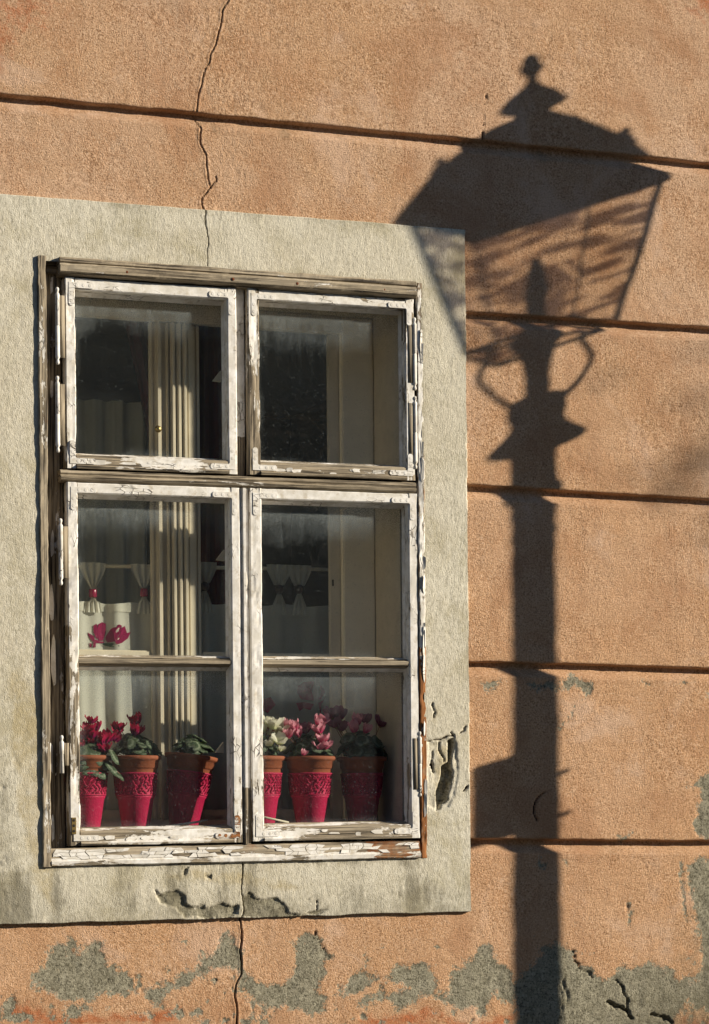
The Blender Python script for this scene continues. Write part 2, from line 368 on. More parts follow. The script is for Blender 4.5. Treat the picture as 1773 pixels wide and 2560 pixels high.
MAT = dict(orange=mat_plaster(True), cream=mat_plaster(False), wood=mat_wood(), glass=mat_glass('dusty_window_glass', 1.0),
           iglass=mat_glass('inner_window_glass', .25), lglass=mat_lampglass('dirty_lamp_glass_with_caustics', (.47, .42, .40), (.985, .965, .94), .41, .62, [*[((at(*a_).x-2.846, at(*a_).z-.13+MZ*.65), (at(*b_).x-2.846, at(*b_).z-.13+MZ*.65), w_) for a_, b_, w_ in (((1275, 668), (1425, 618), .016), ((1252, 585), (1330, 650), .012), ((1060, 700), (1150, 690), .012))]]), lclear=mat_lampglass('clean_lamp_glass', (.95, .94, .93), (.99, .985, .98), .4, .6), cloth=mat_cloth('cream_curtain_cloth', (.90, .86, .76), .08, .35),
           sheer=mat_cloth('grey_sheer_curtain', (.74, .74, .68), .25), maroon=mat_cloth('maroon_curtain_cloth', (.10, .014, .02), 0, .25),
           printm=mat_cloth('magenta_printed_flower', (.36, .02, .10), 0, .35), printg=mat_cloth('green_printed_leaf', (.05, .09, .04), 0, .35),
           leaf=mat_leaf(), sleeve=mat_sleeve(),
           crimson=mat_petal('crimson_petal', (.36, .006, .05), (.24, .004, .10)),
           white=mat_petal('white_petal', (.74, .72, .60), (.60, .62, .36)),
           pink=mat_petal('pink_petal', (.72, .33, .40), (.50, .02, .14)),
           mauve=mat_petal('mauve_petal', (.36, .13, .22), (.22, .02, .10)),
           stem=simple('plant_stem', (.20, .09, .05), .5), terra=simple('terracotta', (.25, .075, .032), .75, .2, var=.12, scale=60, bump=.001),
           soil=simple('potting_soil', (.03, .022, .015), .95, .1, bump=.01),
           ipaint=simple('old_cream_inner_paint', (.64, .57, .44), .5, .3, var=.10, scale=25, bump=.0006),
           reveal=simple('brown_beige_reveal_plaster', (.60, .53, .41), .9, .1, var=.10, scale=30, bump=.001),
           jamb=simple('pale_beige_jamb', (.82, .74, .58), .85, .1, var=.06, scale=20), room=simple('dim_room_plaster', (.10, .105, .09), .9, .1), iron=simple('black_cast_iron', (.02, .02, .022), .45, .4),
           brass=simple('dull_brass', (.42, .30, .11), .4, .5, .9), screw=simple('dark_screw', (.06, .05, .04), .5, .4, .7),
           rust=simple('rusty_iron', (.17, .05, .018), .85, .2, var=.4, scale=120, bump=.001),
           ring=simple('magenta_ring', (.33, .012, .06), .25, .5), bead=simple('dark_wooden_bead', (.03, .015, .014), .4, .4),
           stick=simple('pale_wooden_stick', (.55, .50, .38), .7), facade=simple('sky_blocking_grey_facade', (.30, .27, .22), .9, .1, scale=3), tiles=simple('sky_blocking_roof_tiles', (.16, .08, .05), .85, .15, var=.3, scale=8), asphalt=simple('asphalt', (.05, .05, .05), .9),
           paving=simple('paving', (.06, .06, .06), .9, bump=.002))

# ------------------------------------------------------------------ setting: street, pavement, room
o = mesh_obj('street', [(-150, -300, 0), (150, -300, 0), (150, .3, 0), (-150, .3, 0)], [(0, 1, 2, 3)], MAT['asphalt']); o['kind'] = 'structure'
v, f = boxv(-30, 30, -1.6, .02, -.1, .13); o = mesh_obj('pavement', v, f, MAT['paving']); o['kind'] = 'structure'

# unseen eaves and opposite houses, added to block sky light and darken pane reflections
def sky_blocking_gable(label, x0, x1, yf, yb, h, ridge, seed):
    base = ((x0+x1)/2, (yf+yb)/2, 0); g = thing('sky_blocking_house', label, 'house', base); r = random.Random(seed); s = 1 if yf > yb else -1
    M_ = MB(); nw = max(2, int((x1-x0)/2.6)); xs = [x0+(x1-x0)*(i+.5)/nw for i in range(nw)]
    # facade of the sky-blocking house, with real openings
    cols = sorted([x0, x1]+[q for c in xs for q in (c-.5, c+.5)]); rows = [0, 1.1, 2.5, 3.6, 4.9, h] if h > 5 else [0, 1.1, 2.5, h]
    for i in range(len(cols)-1):
        for j in range(len(rows)-1):
            op = i % 2 == 1 and j in (1, 3)
            if not op: M_.add([(cols[i], yf, rows[j]), (cols[i+1], yf, rows[j]), (cols[i+1], yf, rows[j+1]), (cols[i], yf, rows[j+1])], [(0, 1, 2, 3)])
            else:
                a, b, c, d = cols[i], cols[i+1], rows[j], rows[j+1]; q = yf-s*.18
                M_.add([(a, yf, c), (b, yf, c), (b, yf, d), (a, yf, d), (a, q, c), (b, q, c), (b, q, d), (a, q, d)], [(0, 1, 5, 4), (1, 2, 6, 5), (2, 3, 7, 6), (3, 0, 4, 7)])
                w = mesh_obj('window', *boxv(a+.01, b-.01, min(q, q-s*.05), max(q, q-s*.05), c+.01, d-.01), MAT['ipaint'], g, base)
                for k in (0, 1): mesh_obj('pane', *boxv(a+.08+k*.46, a+.46+k*.46, min(q+s*.004, q+s*.012), max(q+s*.004, q+s*.012), c+.09, d-.09), MAT['iron'], w, base)
    M_.add([(x0, yf, 0), (x0, yb, 0), (x0, yb, h), (x0, (yf+yb)/2, ridge), (x0, yf, h)], [(0, 1, 2, 3, 4)]); M_.add([(x1, yf, 0), (x1, yb, 0), (x1, yb, h), (x1, (yf+yb)/2, ridge), (x1, yf, h)], [(4, 3, 2, 1, 0)])
    M_.add([(x0, yb, 0), (x1, yb, 0), (x1, yb, h), (x0, yb, h)], [(0, 1, 2, 3)]); M_.build('wall', MAT['facade'], g, base)
    ym = (yf+yb)/2; o1 = yf+s*.4; zo = h-(ridge-h)/abs(yf-ym)*.4; V = []
    for th in (0.02, .16): V += [(x0-.1, o1, zo+th), (x1+.1, o1, zo+th), (x1+.1, ym, ridge+th), (x0-.1, ym, ridge+th), (x0-.1, yb-s*.4, zo+th), (x1+.1, yb-s*.4, zo+th)]
    mesh_obj('roof', V, [(0, 3, 2, 1), (3, 4, 5, 2), (6, 7, 8, 9), (9, 8, 11, 10), (0, 1, 7, 6), (4, 10, 11, 5), (0, 6, 9, 3), (3, 9, 10, 4), (1, 2, 8, 7), (2, 5, 11, 8)], MAT['tiles'], g, base)  # roof of the unseen house added to block sky light
sky_blocking_gable('long unseen house with a tiled roof, added across the street to block sky light', -16, -1.2, -11.5, -19, 5.6, 8.8, 1)
sky_blocking_gable('taller unseen house with a tiled roof, added facing the window to block sky light', -1.0, 11, -11.2, -19, 6.2, 9.4, 2)
v = [(-9, -.60, 4.90), (12, -.60, 4.90), (12, .6, 5.12), (-9, .6, 5.12), (-9, -.63, 5.0), (12, -.63, 5.0), (12, 2.6, 7.0), (-9, 2.6, 7.0)]
o = mesh_obj('sky_blocking_eaves', v, [(0, 3, 2, 1), (4, 5, 6, 7), (0, 1, 5, 4), (2, 3, 7, 6), (0, 4, 7, 3), (1, 2, 6, 5)], MAT['tiles'], None, (2, 0, 4.9)); tag(o, 'overhanging tiled eaves added above the orange wall to block sky light, out of the picture', 'roof')

# ------------------------------------------------------------------ house wall
def poly(pts, fac, ou, ov, Y=0.0):
    return np.array([[p.x, p.z] for p in (at(ou+x*fac, ov+y*fac, Y) for x, y in pts)])
def poly_sd(px, pz, pg):
    """signed distance, positive inside, only near the polygon"""
    out = np.full(px.shape, -1.0); lo = pg.min(0)-.06; hi = pg.max(0)+.06
    s = np.where((px > lo[0]) & (px < hi[0]) & (pz > lo[1]) & (pz < hi[1]))[0]
    if len(s) == 0: return out
    x = px[s]; z = pz[s]; d = np.full(x.shape, 9.0); ins = np.zeros(x.shape, bool); n = len(pg)
    for i in range(n):
        a = pg[i]; b = pg[(i+1) % n]; e = b-a; L = max(e@e, 1e-12)
        t = np.clip(((x-a[0])*e[0]+(z-a[1])*e[1])/L, 0, 1)
        d = np.minimum(d, np.hypot(x-a[0]-t*e[0], z-a[1]-t*e[1]))
        c = ((a[1] > z) != (b[1] > z)) & (x < (b[0]-a[0])*(z-a[1])/(b[1]-a[1]+1e-12)+a[0]); ins ^= c
    out[s] = np.where(ins, d, -d); return out

Z7 = (.5077, 0, 1935.4); Z8 = (.5077, 785.8, 1845.3); Z3 = (.4079, 945.2, 1350.2); Z6 = (.3948, 360.1, 1782.4); ZR = (.1953, 900.2, 1440.3)
LOSS = [poly(p, *z) for p, z in [
 ([(150,520),(215,440),(220,400),(250,370),(300,400),(310,360),(335,370),(350,410),(400,385),(440,370),(465,385),(470,440),(520,490),(570,510),(610,570),(560,600),(480,590),(400,615),(330,620),(240,590),(150,555)], Z7),
 ([(780,540),(800,500),(860,470),(890,405),(930,430),(965,390),(960,345),(1010,310),(1035,320),(1035,380),(1075,410),(1065,500),(1000,490),(930,490),(850,520),(800,570),(740,600),(700,640),(650,630),(650,570),(700,560)], Z7),
 ([(1050,560),(1080,500),(1110,550),(1180,560),(1230,540),(1290,510),(1320,440),(1310,350),(1350,320),(1400,330),(1430,380),(1440,420),(1475,440),(1440,460),(1430,530),(1410,570),(1450,610),(1440,680),(1380,690),(1300,670),(1200,640),(1100,610)], Z7),
 ([(300,640),(330,630),(380,640),(390,660),(340,680),(300,665)], Z7), ([(640,600),(700,590),(720,620),(660,640)], Z7),
 ([(0,640),(60,600),(90,640),(60,680),(130,690),(90,727),(0,727)], Z7),
 ([(0,690),(50,665),(110,680),(120,710),(60,750),(0,770)], Z8),
 ([(150,700),(180,660),(230,640),(300,635),(350,660),(385,710),(380,770),(440,780),(460,760),(450,690),(500,650),(540,600),(560,560),(600,540),(630,560),(650,620),(700,660),(740,690),(745,820),(700,810),(640,780),(590,860),(540,840),(470,830),(400,800),(300,790),(220,850),(150,810),(40,840),(30,800),(160,780),(270,740),(240,720),(200,730)], Z8),
 ([(735,760),(800,640),(880,560),(930,540),(960,550),(1000,570),(1020,640),(1080,680),(1160,700),(1200,660),(1270,640),(1370,630),(1430,660),(1460,710),(1530,690),(1560,640),(1550,520),(1530,380),(1510,300),(1510,210),(1560,170),(1660,190),(1690,330),(1740,480),(1850,600),(2050,720),(2350,690),(2700,800),(2700,980),(1590,850),(1540,840),(1500,790),(1450,850),(1440,960),(740,960)], Z8),
 ([(1660,900),(1596,930),(1540,980),(1480,1040),(1560,1040),(1530,1130),(1500,1230),(1540,1300),(1680,1310)], Z3),
 ([(340,460),(410,450),(420,490),(380,510),(345,490)], Z3), ([(770,440),(900,430),(940,500),(910,545),(860,500),(790,500)], Z3),
 ([(770,700),(830,640),(860,600),(850,650),(790,690)], Z3), ([(590,470),(740,450),(760,500),(610,492)], Z3),
 ([(1596,460),(1640,440),(1640,560),(1590,520)], Z3), ([(430,440),(455,435),(455,465),(430,465)], Z3),
 ([(1240,460),(1290,450),(1300,468),(1250,470)], Z3), ([(1420,455),(1470,450),(1465,472),(1425,470)], Z3),
 ([(640,1430),(690,1440),(670,1480),(640,1460)], Z3), ([(1120,1300),(1150,1300),(1150,1320),(1120,1322)], Z3), ([(790,1440),(825,1445),(820,1465),(795,1462)], Z3),
 ([(1465,195),(1480,200),(1485,330),(1505,460),(1495,460),(1475,350)], Z8), ([(1240,370),(1262,380),(1260,415),(1245,460),(1238,420)], Z8),
]]
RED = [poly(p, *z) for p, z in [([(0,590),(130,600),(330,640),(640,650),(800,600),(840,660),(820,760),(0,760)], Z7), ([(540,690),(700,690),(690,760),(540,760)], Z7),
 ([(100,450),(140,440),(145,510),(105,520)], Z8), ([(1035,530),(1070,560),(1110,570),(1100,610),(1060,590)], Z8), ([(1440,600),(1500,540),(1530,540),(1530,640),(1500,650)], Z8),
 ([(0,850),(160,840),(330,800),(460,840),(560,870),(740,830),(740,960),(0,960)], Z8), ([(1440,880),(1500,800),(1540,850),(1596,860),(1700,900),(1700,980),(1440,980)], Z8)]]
VIGNETTE = [poly(p, 1, 0, 0) for p in ([(-300, -300), (420, -300), (330, 30), (180, 110), (60, 260), (-300, 420)], [(1330, -300), (1900, -300), (1900, 330), (1580, 170), (1450, 40)], [(-300, 2080), (60, 2130), (90, 2250), (250, 2600), (-300, 2600)])]  # vignette-like corner darkening, painted into the wall colour through the red mask
SLOSS = [poly(p, *z, -.012) for p, z in [([(-30,560),(30,590),(80,575),(130,590),(145,640),(180,660),(260,650),(330,640),(450,665),(452,712),(150,716),(90,670),(20,640)], Z6),
 ([(468,600),(520,570),(580,610),(660,598),(690,620),(720,680),(800,690),(780,705),(590,715),(480,716)], Z6), ([(150,440),(170,435),(165,470),(145,480)], Z6), ([(260,490),(300,480),(295,500),(265,503)], Z6), ([(800,690),(880,670),(940,672),(900,690),(810,702)], Z6)]]
SCHIP = poly([(320,1172),(620,1130),(650,1200),(690,1450),(680,1570),(620,1800),(560,1930),(420,1960),(310,1900)], *ZR, -.012)
SHOLE = poly([(545,1150),(610,1150),(625,1250),(600,1420),(625,1530),(585,1690),(545,1850),(415,1965),(440,1700),(480,1480),(570,1400)], *ZR, -.012)
SYEL = [poly([(0,420),(140,400),(460,420),(1000,520),(1120,420),(1100,560),(700,600),(200,560),(0,540)], *Z6, -.012), poly([(320,700),(560,600),(560,900),(420,1100),(330,1100)], *ZR, -.012), SCHIP,
        poly([(330,1900),(620,1900),(520,2250),(330,2200)], *ZR, -.012), poly([(0,1480),(60,1500),(150,1650),(140,2100),(60,2000),(20,1800)], 1, 0, 0, -.012)]
ZC = (.5077, 0, 0)
CR1 = poly([(1015,-30),(1015,0),(985,45),(985,90),(965,160),(955,200),(935,235),(930,270),(905,320),(895,370),(880,430),(868,505),(890,565),(888,640),(915,690),(915,730),(920,780),(933,830),(895,880),(893,910),(905,935),(905,1000),(917,1060),(915,1120),(913,1180)], *ZC)
CR2 = poly([(1072,0),(1070,80),(1065,150),(1078,200),(1078,230),(1062,260),(1075,320),(1065,400),(1072,450),(1070,510),(1045,550),(1040,600),(1050,650),(1050,760)], *Z7)
CRS = [(CR1, .0005, .0034), (CR2, .0013, .0052),
       (poly([(933,830),(965,800),(958,785)], *ZC), .0011, .004), (poly([(470,185),(462,260),(455,330),(448,430)], .5159, 855.1, 90.0), .0005, .0),
       (poly([(690,1062),(660,1080),(640,1110),(628,1140),(632,1180),(648,1215)], *Z3), .0016, .0), (poly([(1255,160),(1400,180),(1400,330),(1430,380)], *Z7), .0004, .0)]
def crack_field(x, z):
    c = np.zeros(x.shape); jit = fbm(x*30, z*60, 0*x, 3, 5)*.0035
    for pg, w, w2 in CRS:
        pz = pg[:, 1]; order = np.argsort(pz); xc = np.interp(z, pz[order], pg[order, 0])
        ins = (z > pz.min()-.002) & (z < pz.max()+.002)
        ww = w*(1+.7*fbm(x*0+3, z*25, x*0, 3, 9)) + w2*.35*np.clip(fbm(x*0+9, z*11, x*0, 2, 31), 0, 1)
        d = np.abs(x+jit-xc)
        c = np.maximum(c, np.where(ins, 1-sstep(ww*.5, ww*1.6+.0006, d), 0))
    return c

SX0, SX1, SZ0, SZ1 = 1.302, 2.629, 1.381, 3.256        # painted surround
def sur_top(x): return SZ1 + .012*(x-2.0)
def sur_bot(x): return SZ0 + .006*(x-2.0)
def xcols(fine):
    cr = np.arange(1.84, 2.02, .0016)
    mid = np.arange(1.24, 3.56, fine); mid = mid[(mid < 1.838) | (mid > 2.021)]
    out = np.concatenate([np.arange(-9, 0, .5), np.arange(0, .5, .1), np.arange(.5, 1.24, .010), np.arange(3.57, 4.6, .010), np.arange(4.6, 12, .5)])
    return np.unique(np.concatenate([cr, mid, out]))

wall = thing('house_wall', 'weathered orange stucco house wall with long horizontal grooves and peeling lower edge', 'wall', (2.4, 0, 0))
GRV = [(-.02, 0), (.55, 0), (1.00, -.01), (1.570, -.016), (2.060, -.008), (2.547, -.009), (3.025, .010), (3.502, .0075), (4.03, .008), (4.55, 0), (5.2, 0)]
def build_course(i):
    (zb0, sb), (zt0, st) = GRV[i], GRV[i+1]
    fine = 3 <= i+1 and i <= 7
    X = xcols(.0042) if fine else np.concatenate([np.arange(-9, 0, .5), np.arange(0, 4.6, .1), np.arange(4.6, 12, .5)])
    CH, GAP, DP = .024, .0155, .024
    Lh = zt0-zb0
    ts = np.linspace(0, 1, max(4, int(Lh/.0042))) if fine else np.linspace(0, 1, 8)
    rows = [('b', 0), ('b', .5), ('b', .85)] + [('f', t) for t in ts] + [('c', .33), ('c', .66), ('c', 1), ('r', .5), ('r', 1)]
    nx = len(X); VX = []; VZ = []; VY = []; FR = []
    nzb = fbm(X*14, 0*X+i*7.3, 0*X, 4, 3)*.0028; nzt = fbm(X*10, 0*X+i*3.1+50, 0*X, 4, 4)*.0030
    zb = zb0+sb*(X-2.6)+GAP+nzb; zt = zt0+st*(X-2.6)
    for k, t in rows:
        VX.append(X)
        if k == 'b': VZ.append(zb-.0025*(1-t)*1.0+.0015*t*t); VY.append(0*X+DP*(1-t)); FR.append(0)
        elif k == 'f': VZ.append(zb+.003+(zt-CH+nzt-zb-.003)*t); VY.append(0*X); FR.append(1)
        elif k == 'c': VZ.append((zt-CH+nzt)+(CH-nzt)*t); VY.append(0*X+DP*t*.95); FR.append(1 if t < .9 else .5)
        else: VZ.append(zt+GAP*1.6*t+nzt*0); VY.append(0*X+DP+.001*t); FR.append(.4)
    x = np.concatenate(VX); z = np.concatenate(VZ); y = np.concatenate(VY); fr = np.repeat(FR, nx)
    n = len(x); mask = np.zeros((n, 4)); mask[:, 0] = -1
    if fine:
        wx = x+fbm(x*22, z*22, 0*x, 4, 11)*.020+fbm(x*90, z*90, 0*x, 3, 12)*.005; wz = z+fbm(x*22, z*22, 0*x+5, 4, 13)*.020+fbm(x*90, z*90, 0*x+2, 3, 14)*.005
        sdm = np.full(n, -.06)
        for pg in LOSS: sdm = np.maximum(sdm, poly_sd(wx, wz, pg))
        # scattered small spots low on the wall
        spots = fbm(x*38, z*38, 0*x, 4, 21)-.30; low = sstep(1.36, 1.10, z)*sstep(1.02, 1.2, z+.1)
        sdm = np.maximum(sdm, np.where(low > 0, spots*.05-(1-low)*.02, -.06))
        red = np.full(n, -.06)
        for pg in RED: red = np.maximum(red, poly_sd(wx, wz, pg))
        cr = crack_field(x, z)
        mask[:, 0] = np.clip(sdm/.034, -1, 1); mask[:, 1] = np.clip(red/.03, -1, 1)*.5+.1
        vignette = np.zeros(n)
        for pg in VIGNETTE: vignette = np.maximum(vignette, np.clip(poly_sd(x, z, pg)/.16, 0, 1))
        mask[:, 1] = np.maximum(mask[:, 1], vignette*.48)
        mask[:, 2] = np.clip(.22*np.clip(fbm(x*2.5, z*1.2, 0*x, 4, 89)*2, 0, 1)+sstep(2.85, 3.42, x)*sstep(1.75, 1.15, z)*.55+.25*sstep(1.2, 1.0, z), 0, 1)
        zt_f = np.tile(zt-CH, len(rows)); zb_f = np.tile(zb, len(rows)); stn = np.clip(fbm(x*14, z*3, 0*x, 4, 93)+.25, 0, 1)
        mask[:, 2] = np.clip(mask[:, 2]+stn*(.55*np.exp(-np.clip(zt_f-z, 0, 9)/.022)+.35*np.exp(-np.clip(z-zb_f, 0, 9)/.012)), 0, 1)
        mask[:, 3] = cr*fr
        for pg in (CR1, CR2):
            od = np.argsort(pg[:, 1]); xc = np.interp(z, pg[od, 1], pg[od, 0]); inr = (z > pg[:, 1].min()) & (z < pg[:, 1].max())
            mask[:, 2] = np.maximum(mask[:, 2], np.where(inr, .55*np.exp(-np.abs(x-xc)/.010)*(.6+fbm(x*20, z*20, 0*x, 3, 91)), 0))
            h_l = np.where(inr, .0012*np.exp(-((np.abs(x-xc)-.005)/.003)**2), 0); y = y-h_l*fr
        mm = sstep(-.004, .004, sdm)
        h = fbm(x*2.2, z*2.2, 0*x, 3, 41)*.004 + fbm(x*5+z*2, z*13-x*3, 0*x, 3, 46)*.0026 + fbm(x*120, z*120, 0*x, 3, 42)*.0012 + fbm(x*30, z*30, 0*x, 3, 43)*.0010
        h -= mm*(.0012 + .003*fbm(x*28, z*28, 0*x, 4, 44))
        # hollows knocked into the bare mortar at the lower right
        for (u, vv, ru, rv, dep) in [(1410, 2042, 5, 12, .005), (1275, 2230, 6, 30, .005)]:
            p = at(u, vv); q = np.hypot((wx-p.x)/(ru*.00137), (wz-p.z)/(rv*.00124)); h -= dep*sstep(1.15, .55, q)
        for seg, wd, dep in [([(1368, 2260), (1395, 2264), (1418, 2275), (1424, 2292)], .007, .016), ([(1388, 2208), (1402, 2230), (1412, 2256), (1420, 2285)], .0035, .010), ([(1470, 2278), (1490, 2284), (1512, 2300)], .006, .014),
                             ([(1290, 2140), (1296, 2165), (1306, 2180), (1330, 2205)], .003, .008), ([(1262, 2215), (1268, 2250), (1262, 2290)], .0035, .006), ([(300, 2190), (330, 2235)], .002, .004), ([(700, 2110), (735, 2150)], .002, .004)]:
            pg = [at(*q) for q in seg]; dd = np.full(n, 9.0)
            for a_, b_ in zip(pg[:-1], pg[1:]):
                ex, ez = b_.x-a_.x, b_.z-a_.z; tt = np.clip(((wx-a_.x)*ex+(wz-a_.z)*ez)/(ex*ex+ez*ez), 0, 1); dd = np.minimum(dd, np.hypot(wx-a_.x-tt*ex, wz-a_.z-tt*ez))
            h -= dep*sstep(wd, wd*.3, dd)
        h -= cr*.009
        y = y - h*fr
        y += (1-fr)*fbm(x*20, z*50, 0*x, 3, 45)*.002
        z = z + (1-fr)*0
    V = np.stack([x, y, z], 1)
    nr = len(rows); idx = np.arange(nr*nx).reshape(nr, nx)
    Fq = np.stack([idx[:-1, :-1], idx[:-1, 1:], idx[1:, 1:], idx[1:, :-1]], -1).reshape(-1, 4)
    cx = x[Fq].mean(1); cz = z[Fq].mean(1)
    ins = (cx > SX0+.03) & (cx < SX1-.03) & (cz > SZ0+.03) & (cz < SZ1-.03)
    Fq = Fq[~ins]
    used = np.unique(Fq); re = np.zeros(n, np.int64)-1; re[used] = np.arange(len(used))
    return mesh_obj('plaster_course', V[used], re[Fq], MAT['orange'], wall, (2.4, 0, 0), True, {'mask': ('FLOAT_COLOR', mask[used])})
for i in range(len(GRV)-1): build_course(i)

# painted surround: a raised band round the window opening
OX0, OX1, OZ0, OZ1 = 1.436, 2.494, 1.536, 3.086          # opening behind the frame
def shz(x): return .0105*(x-1.43)
def build_surround():
    X = np.unique(np.concatenate([np.linspace(SX0, SX1, 400), np.arange(1.86, 2.0, .0016), [OX0, OX1]]))
    X = np.concatenate([[SX0, SX0+.0012], X[(X > SX0+.002) & (X < SX1-.002)], [SX1-.0012, SX1]])
    Zr = np.linspace(0, 1, 560); Zr = np.concatenate([[0, .0006], Zr[1:-1], [.9994, 1]])
    nx, nz = len(X), len(Zr); x = np.tile(X, nz); t = np.repeat(Zr, nx)
    bj = fbm(X*13, 0*X, 0*X+3, 4, 61)*.003
    z = (sur_bot(x)+np.tile(bj, nz)*1.0)*(1-t)+(sur_top(x)+np.tile(bj, nz)*.4)*t
    yb = -.012
    zz_ = z*1.0; wob = fbm(0*z+2, zz_*9, 0*z, 5, 66)*.0045
    x = x+wob*sstep(.03, .0, np.minimum(SX1-x, x-SX0))
    y = np.full(x.shape, yb)
    wx = x+fbm(x*24, z*24, 0*x, 4, 11)*.014+fbm(x*90, z*90, 0*x, 3, 12)*.004; wz = z+fbm(x*24, z*24, 0*x+5, 4, 13)*.014+fbm(x*90, z*90, 0*x+2, 3, 14)*.004
    sdm = np.full(x.shape, -.06)
    for pg in SLOSS: sdm = np.maximum(sdm, poly_sd(wx, wz, pg))
    chip = poly_sd(x+(wx-x)*.5, z+(wz-z)*.5, SCHIP); hole = poly_sd(x+(wx-x)*.6, z+(wz-z)*.6, SHOLE)
    yel = np.full(x.shape, -.06)
    for pg in SYEL: yel = np.maximum(yel, poly_sd(wx, wz, pg))
    cr = crack_field(x, z)
    for pts in ([(330,1170),(450,1150),(540,1130),(620,1135)], [(460,1180),(450,1260),(490,1350),(510,1410)], [(380,1280),(375,1400),(390,1550)], [(405,720),(412,900)], [(590,1080),(620,1140)], [(690,1095),(740,1060),(765,1000)], [(710,1740),(785,1670)]):
        pg = poly(pts, *ZR, -.012)
        d = np.full(x.shape, 9.0)
        for a, b in zip(pg[:-1], pg[1:]):
            e = b-a; tt = np.clip(((wx-a[0])*e[0]+(wz-a[1])*e[1])/(e@e), 0, 1); d = np.minimum(d, np.hypot(wx-a[0]-tt*e[0], wz-a[1]-tt*e[1]))
        cr = np.maximum(cr, 1-sstep(.0010, .0030, d))
    mm = sstep(-.003, .003, sdm); ch = sstep(-.002, .003, chip); ho = sstep(-.002, .004, hole)
    h = fbm(x*2.5, z*2.5, 0*x, 3, 71)*.003 + fbm(x*150, z*60, 0*x, 3, 72)*.0006 + fbm(x*40, z*40, 0*x, 3, 73)*.0006
    h -= mm*(.006+.004*fbm(x*35, z*35, 0*x, 4, 74)); h -= ch*(.003+.004*(fbm(x*30, z*30, 0*x, 4, 75)+.2)); h -= ho*(.022+.010*fbm(x*40, z*40, 0*x, 3, 76)); h -= cr*.008
    lump = np.clip(fbm(x*26, z*26, 0*x, 4, 77)-.25, 0, 1)*sstep(.10, .0, x-SX0-.02)*sstep(2.0, 1.75, z); h -= lump*.01
    y = y-h
    mask = np.zeros((len(x), 4)); mask[:, 0] = np.clip(np.maximum(sdm, hole)/.016, -1, 1); mask[:, 1] = np.clip(yel/.03, -1, 1)*.5+.12
    drip = np.clip(fbm(x*26, z*1.5, 0*x, 4, 92)*2.2, 0, 1)*sstep(1.55, 1.50, z-shz(x))*sstep(1.36, 1.46, z)
    nearf = np.exp(-np.clip(np.maximum(np.maximum(1.43-x, x-2.50), np.maximum(1.523-z, z-3.10)), 0, 1)/.012)
    gr = .55*drip+.38*nearf+.5*sstep(.09, .0, np.abs(t-.0))+.25*np.clip(fbm(x*3, z*2, 0*x, 4, 88)*2, 0, 1)+.3*sstep(.02, .0, 1-t)+.35*sstep(.09, .0, x-SX0-.02)*sstep(2.1, 1.7, z)
    mask[:, 2] = gr; mask[:, 3] = cr
    # side faces of the band: outermost ring pushed back to the wall
    ring = (x <= SX0+1e-6) | (x >= SX1-1e-6) | (t <= 1e-6) | (t >= 1-1e-6); y[ring] = .012
    V = np.stack([x, y, z], 1); idx = np.arange(nx*nz).reshape(nz, nx)
    Fq = np.stack([idx[:-1, :-1], idx[:-1, 1:], idx[1:, 1:], idx[1:, :-1]], -1).reshape(-1, 4)
    cx = x[Fq].mean(1); cz = z[Fq].mean(1)-shz(cx)
    ins = (cx > OX0) & (cx < OX1) & (cz > OZ0) & (cz < OZ1); Fq = Fq[~ins]
    used = np.unique(Fq); re = np.zeros(len(x), np.int64)-1; re[used] = np.arange(len(used))
    o = mesh_obj('window_surround', V[used], re[Fq], MAT['cream'], wall, (2.4, 0, 0), True, {'mask': ('FLOAT_COLOR', mask[used])})
    o['label'] = 'grey cream painted band round the window with a broken corner'
build_surround()

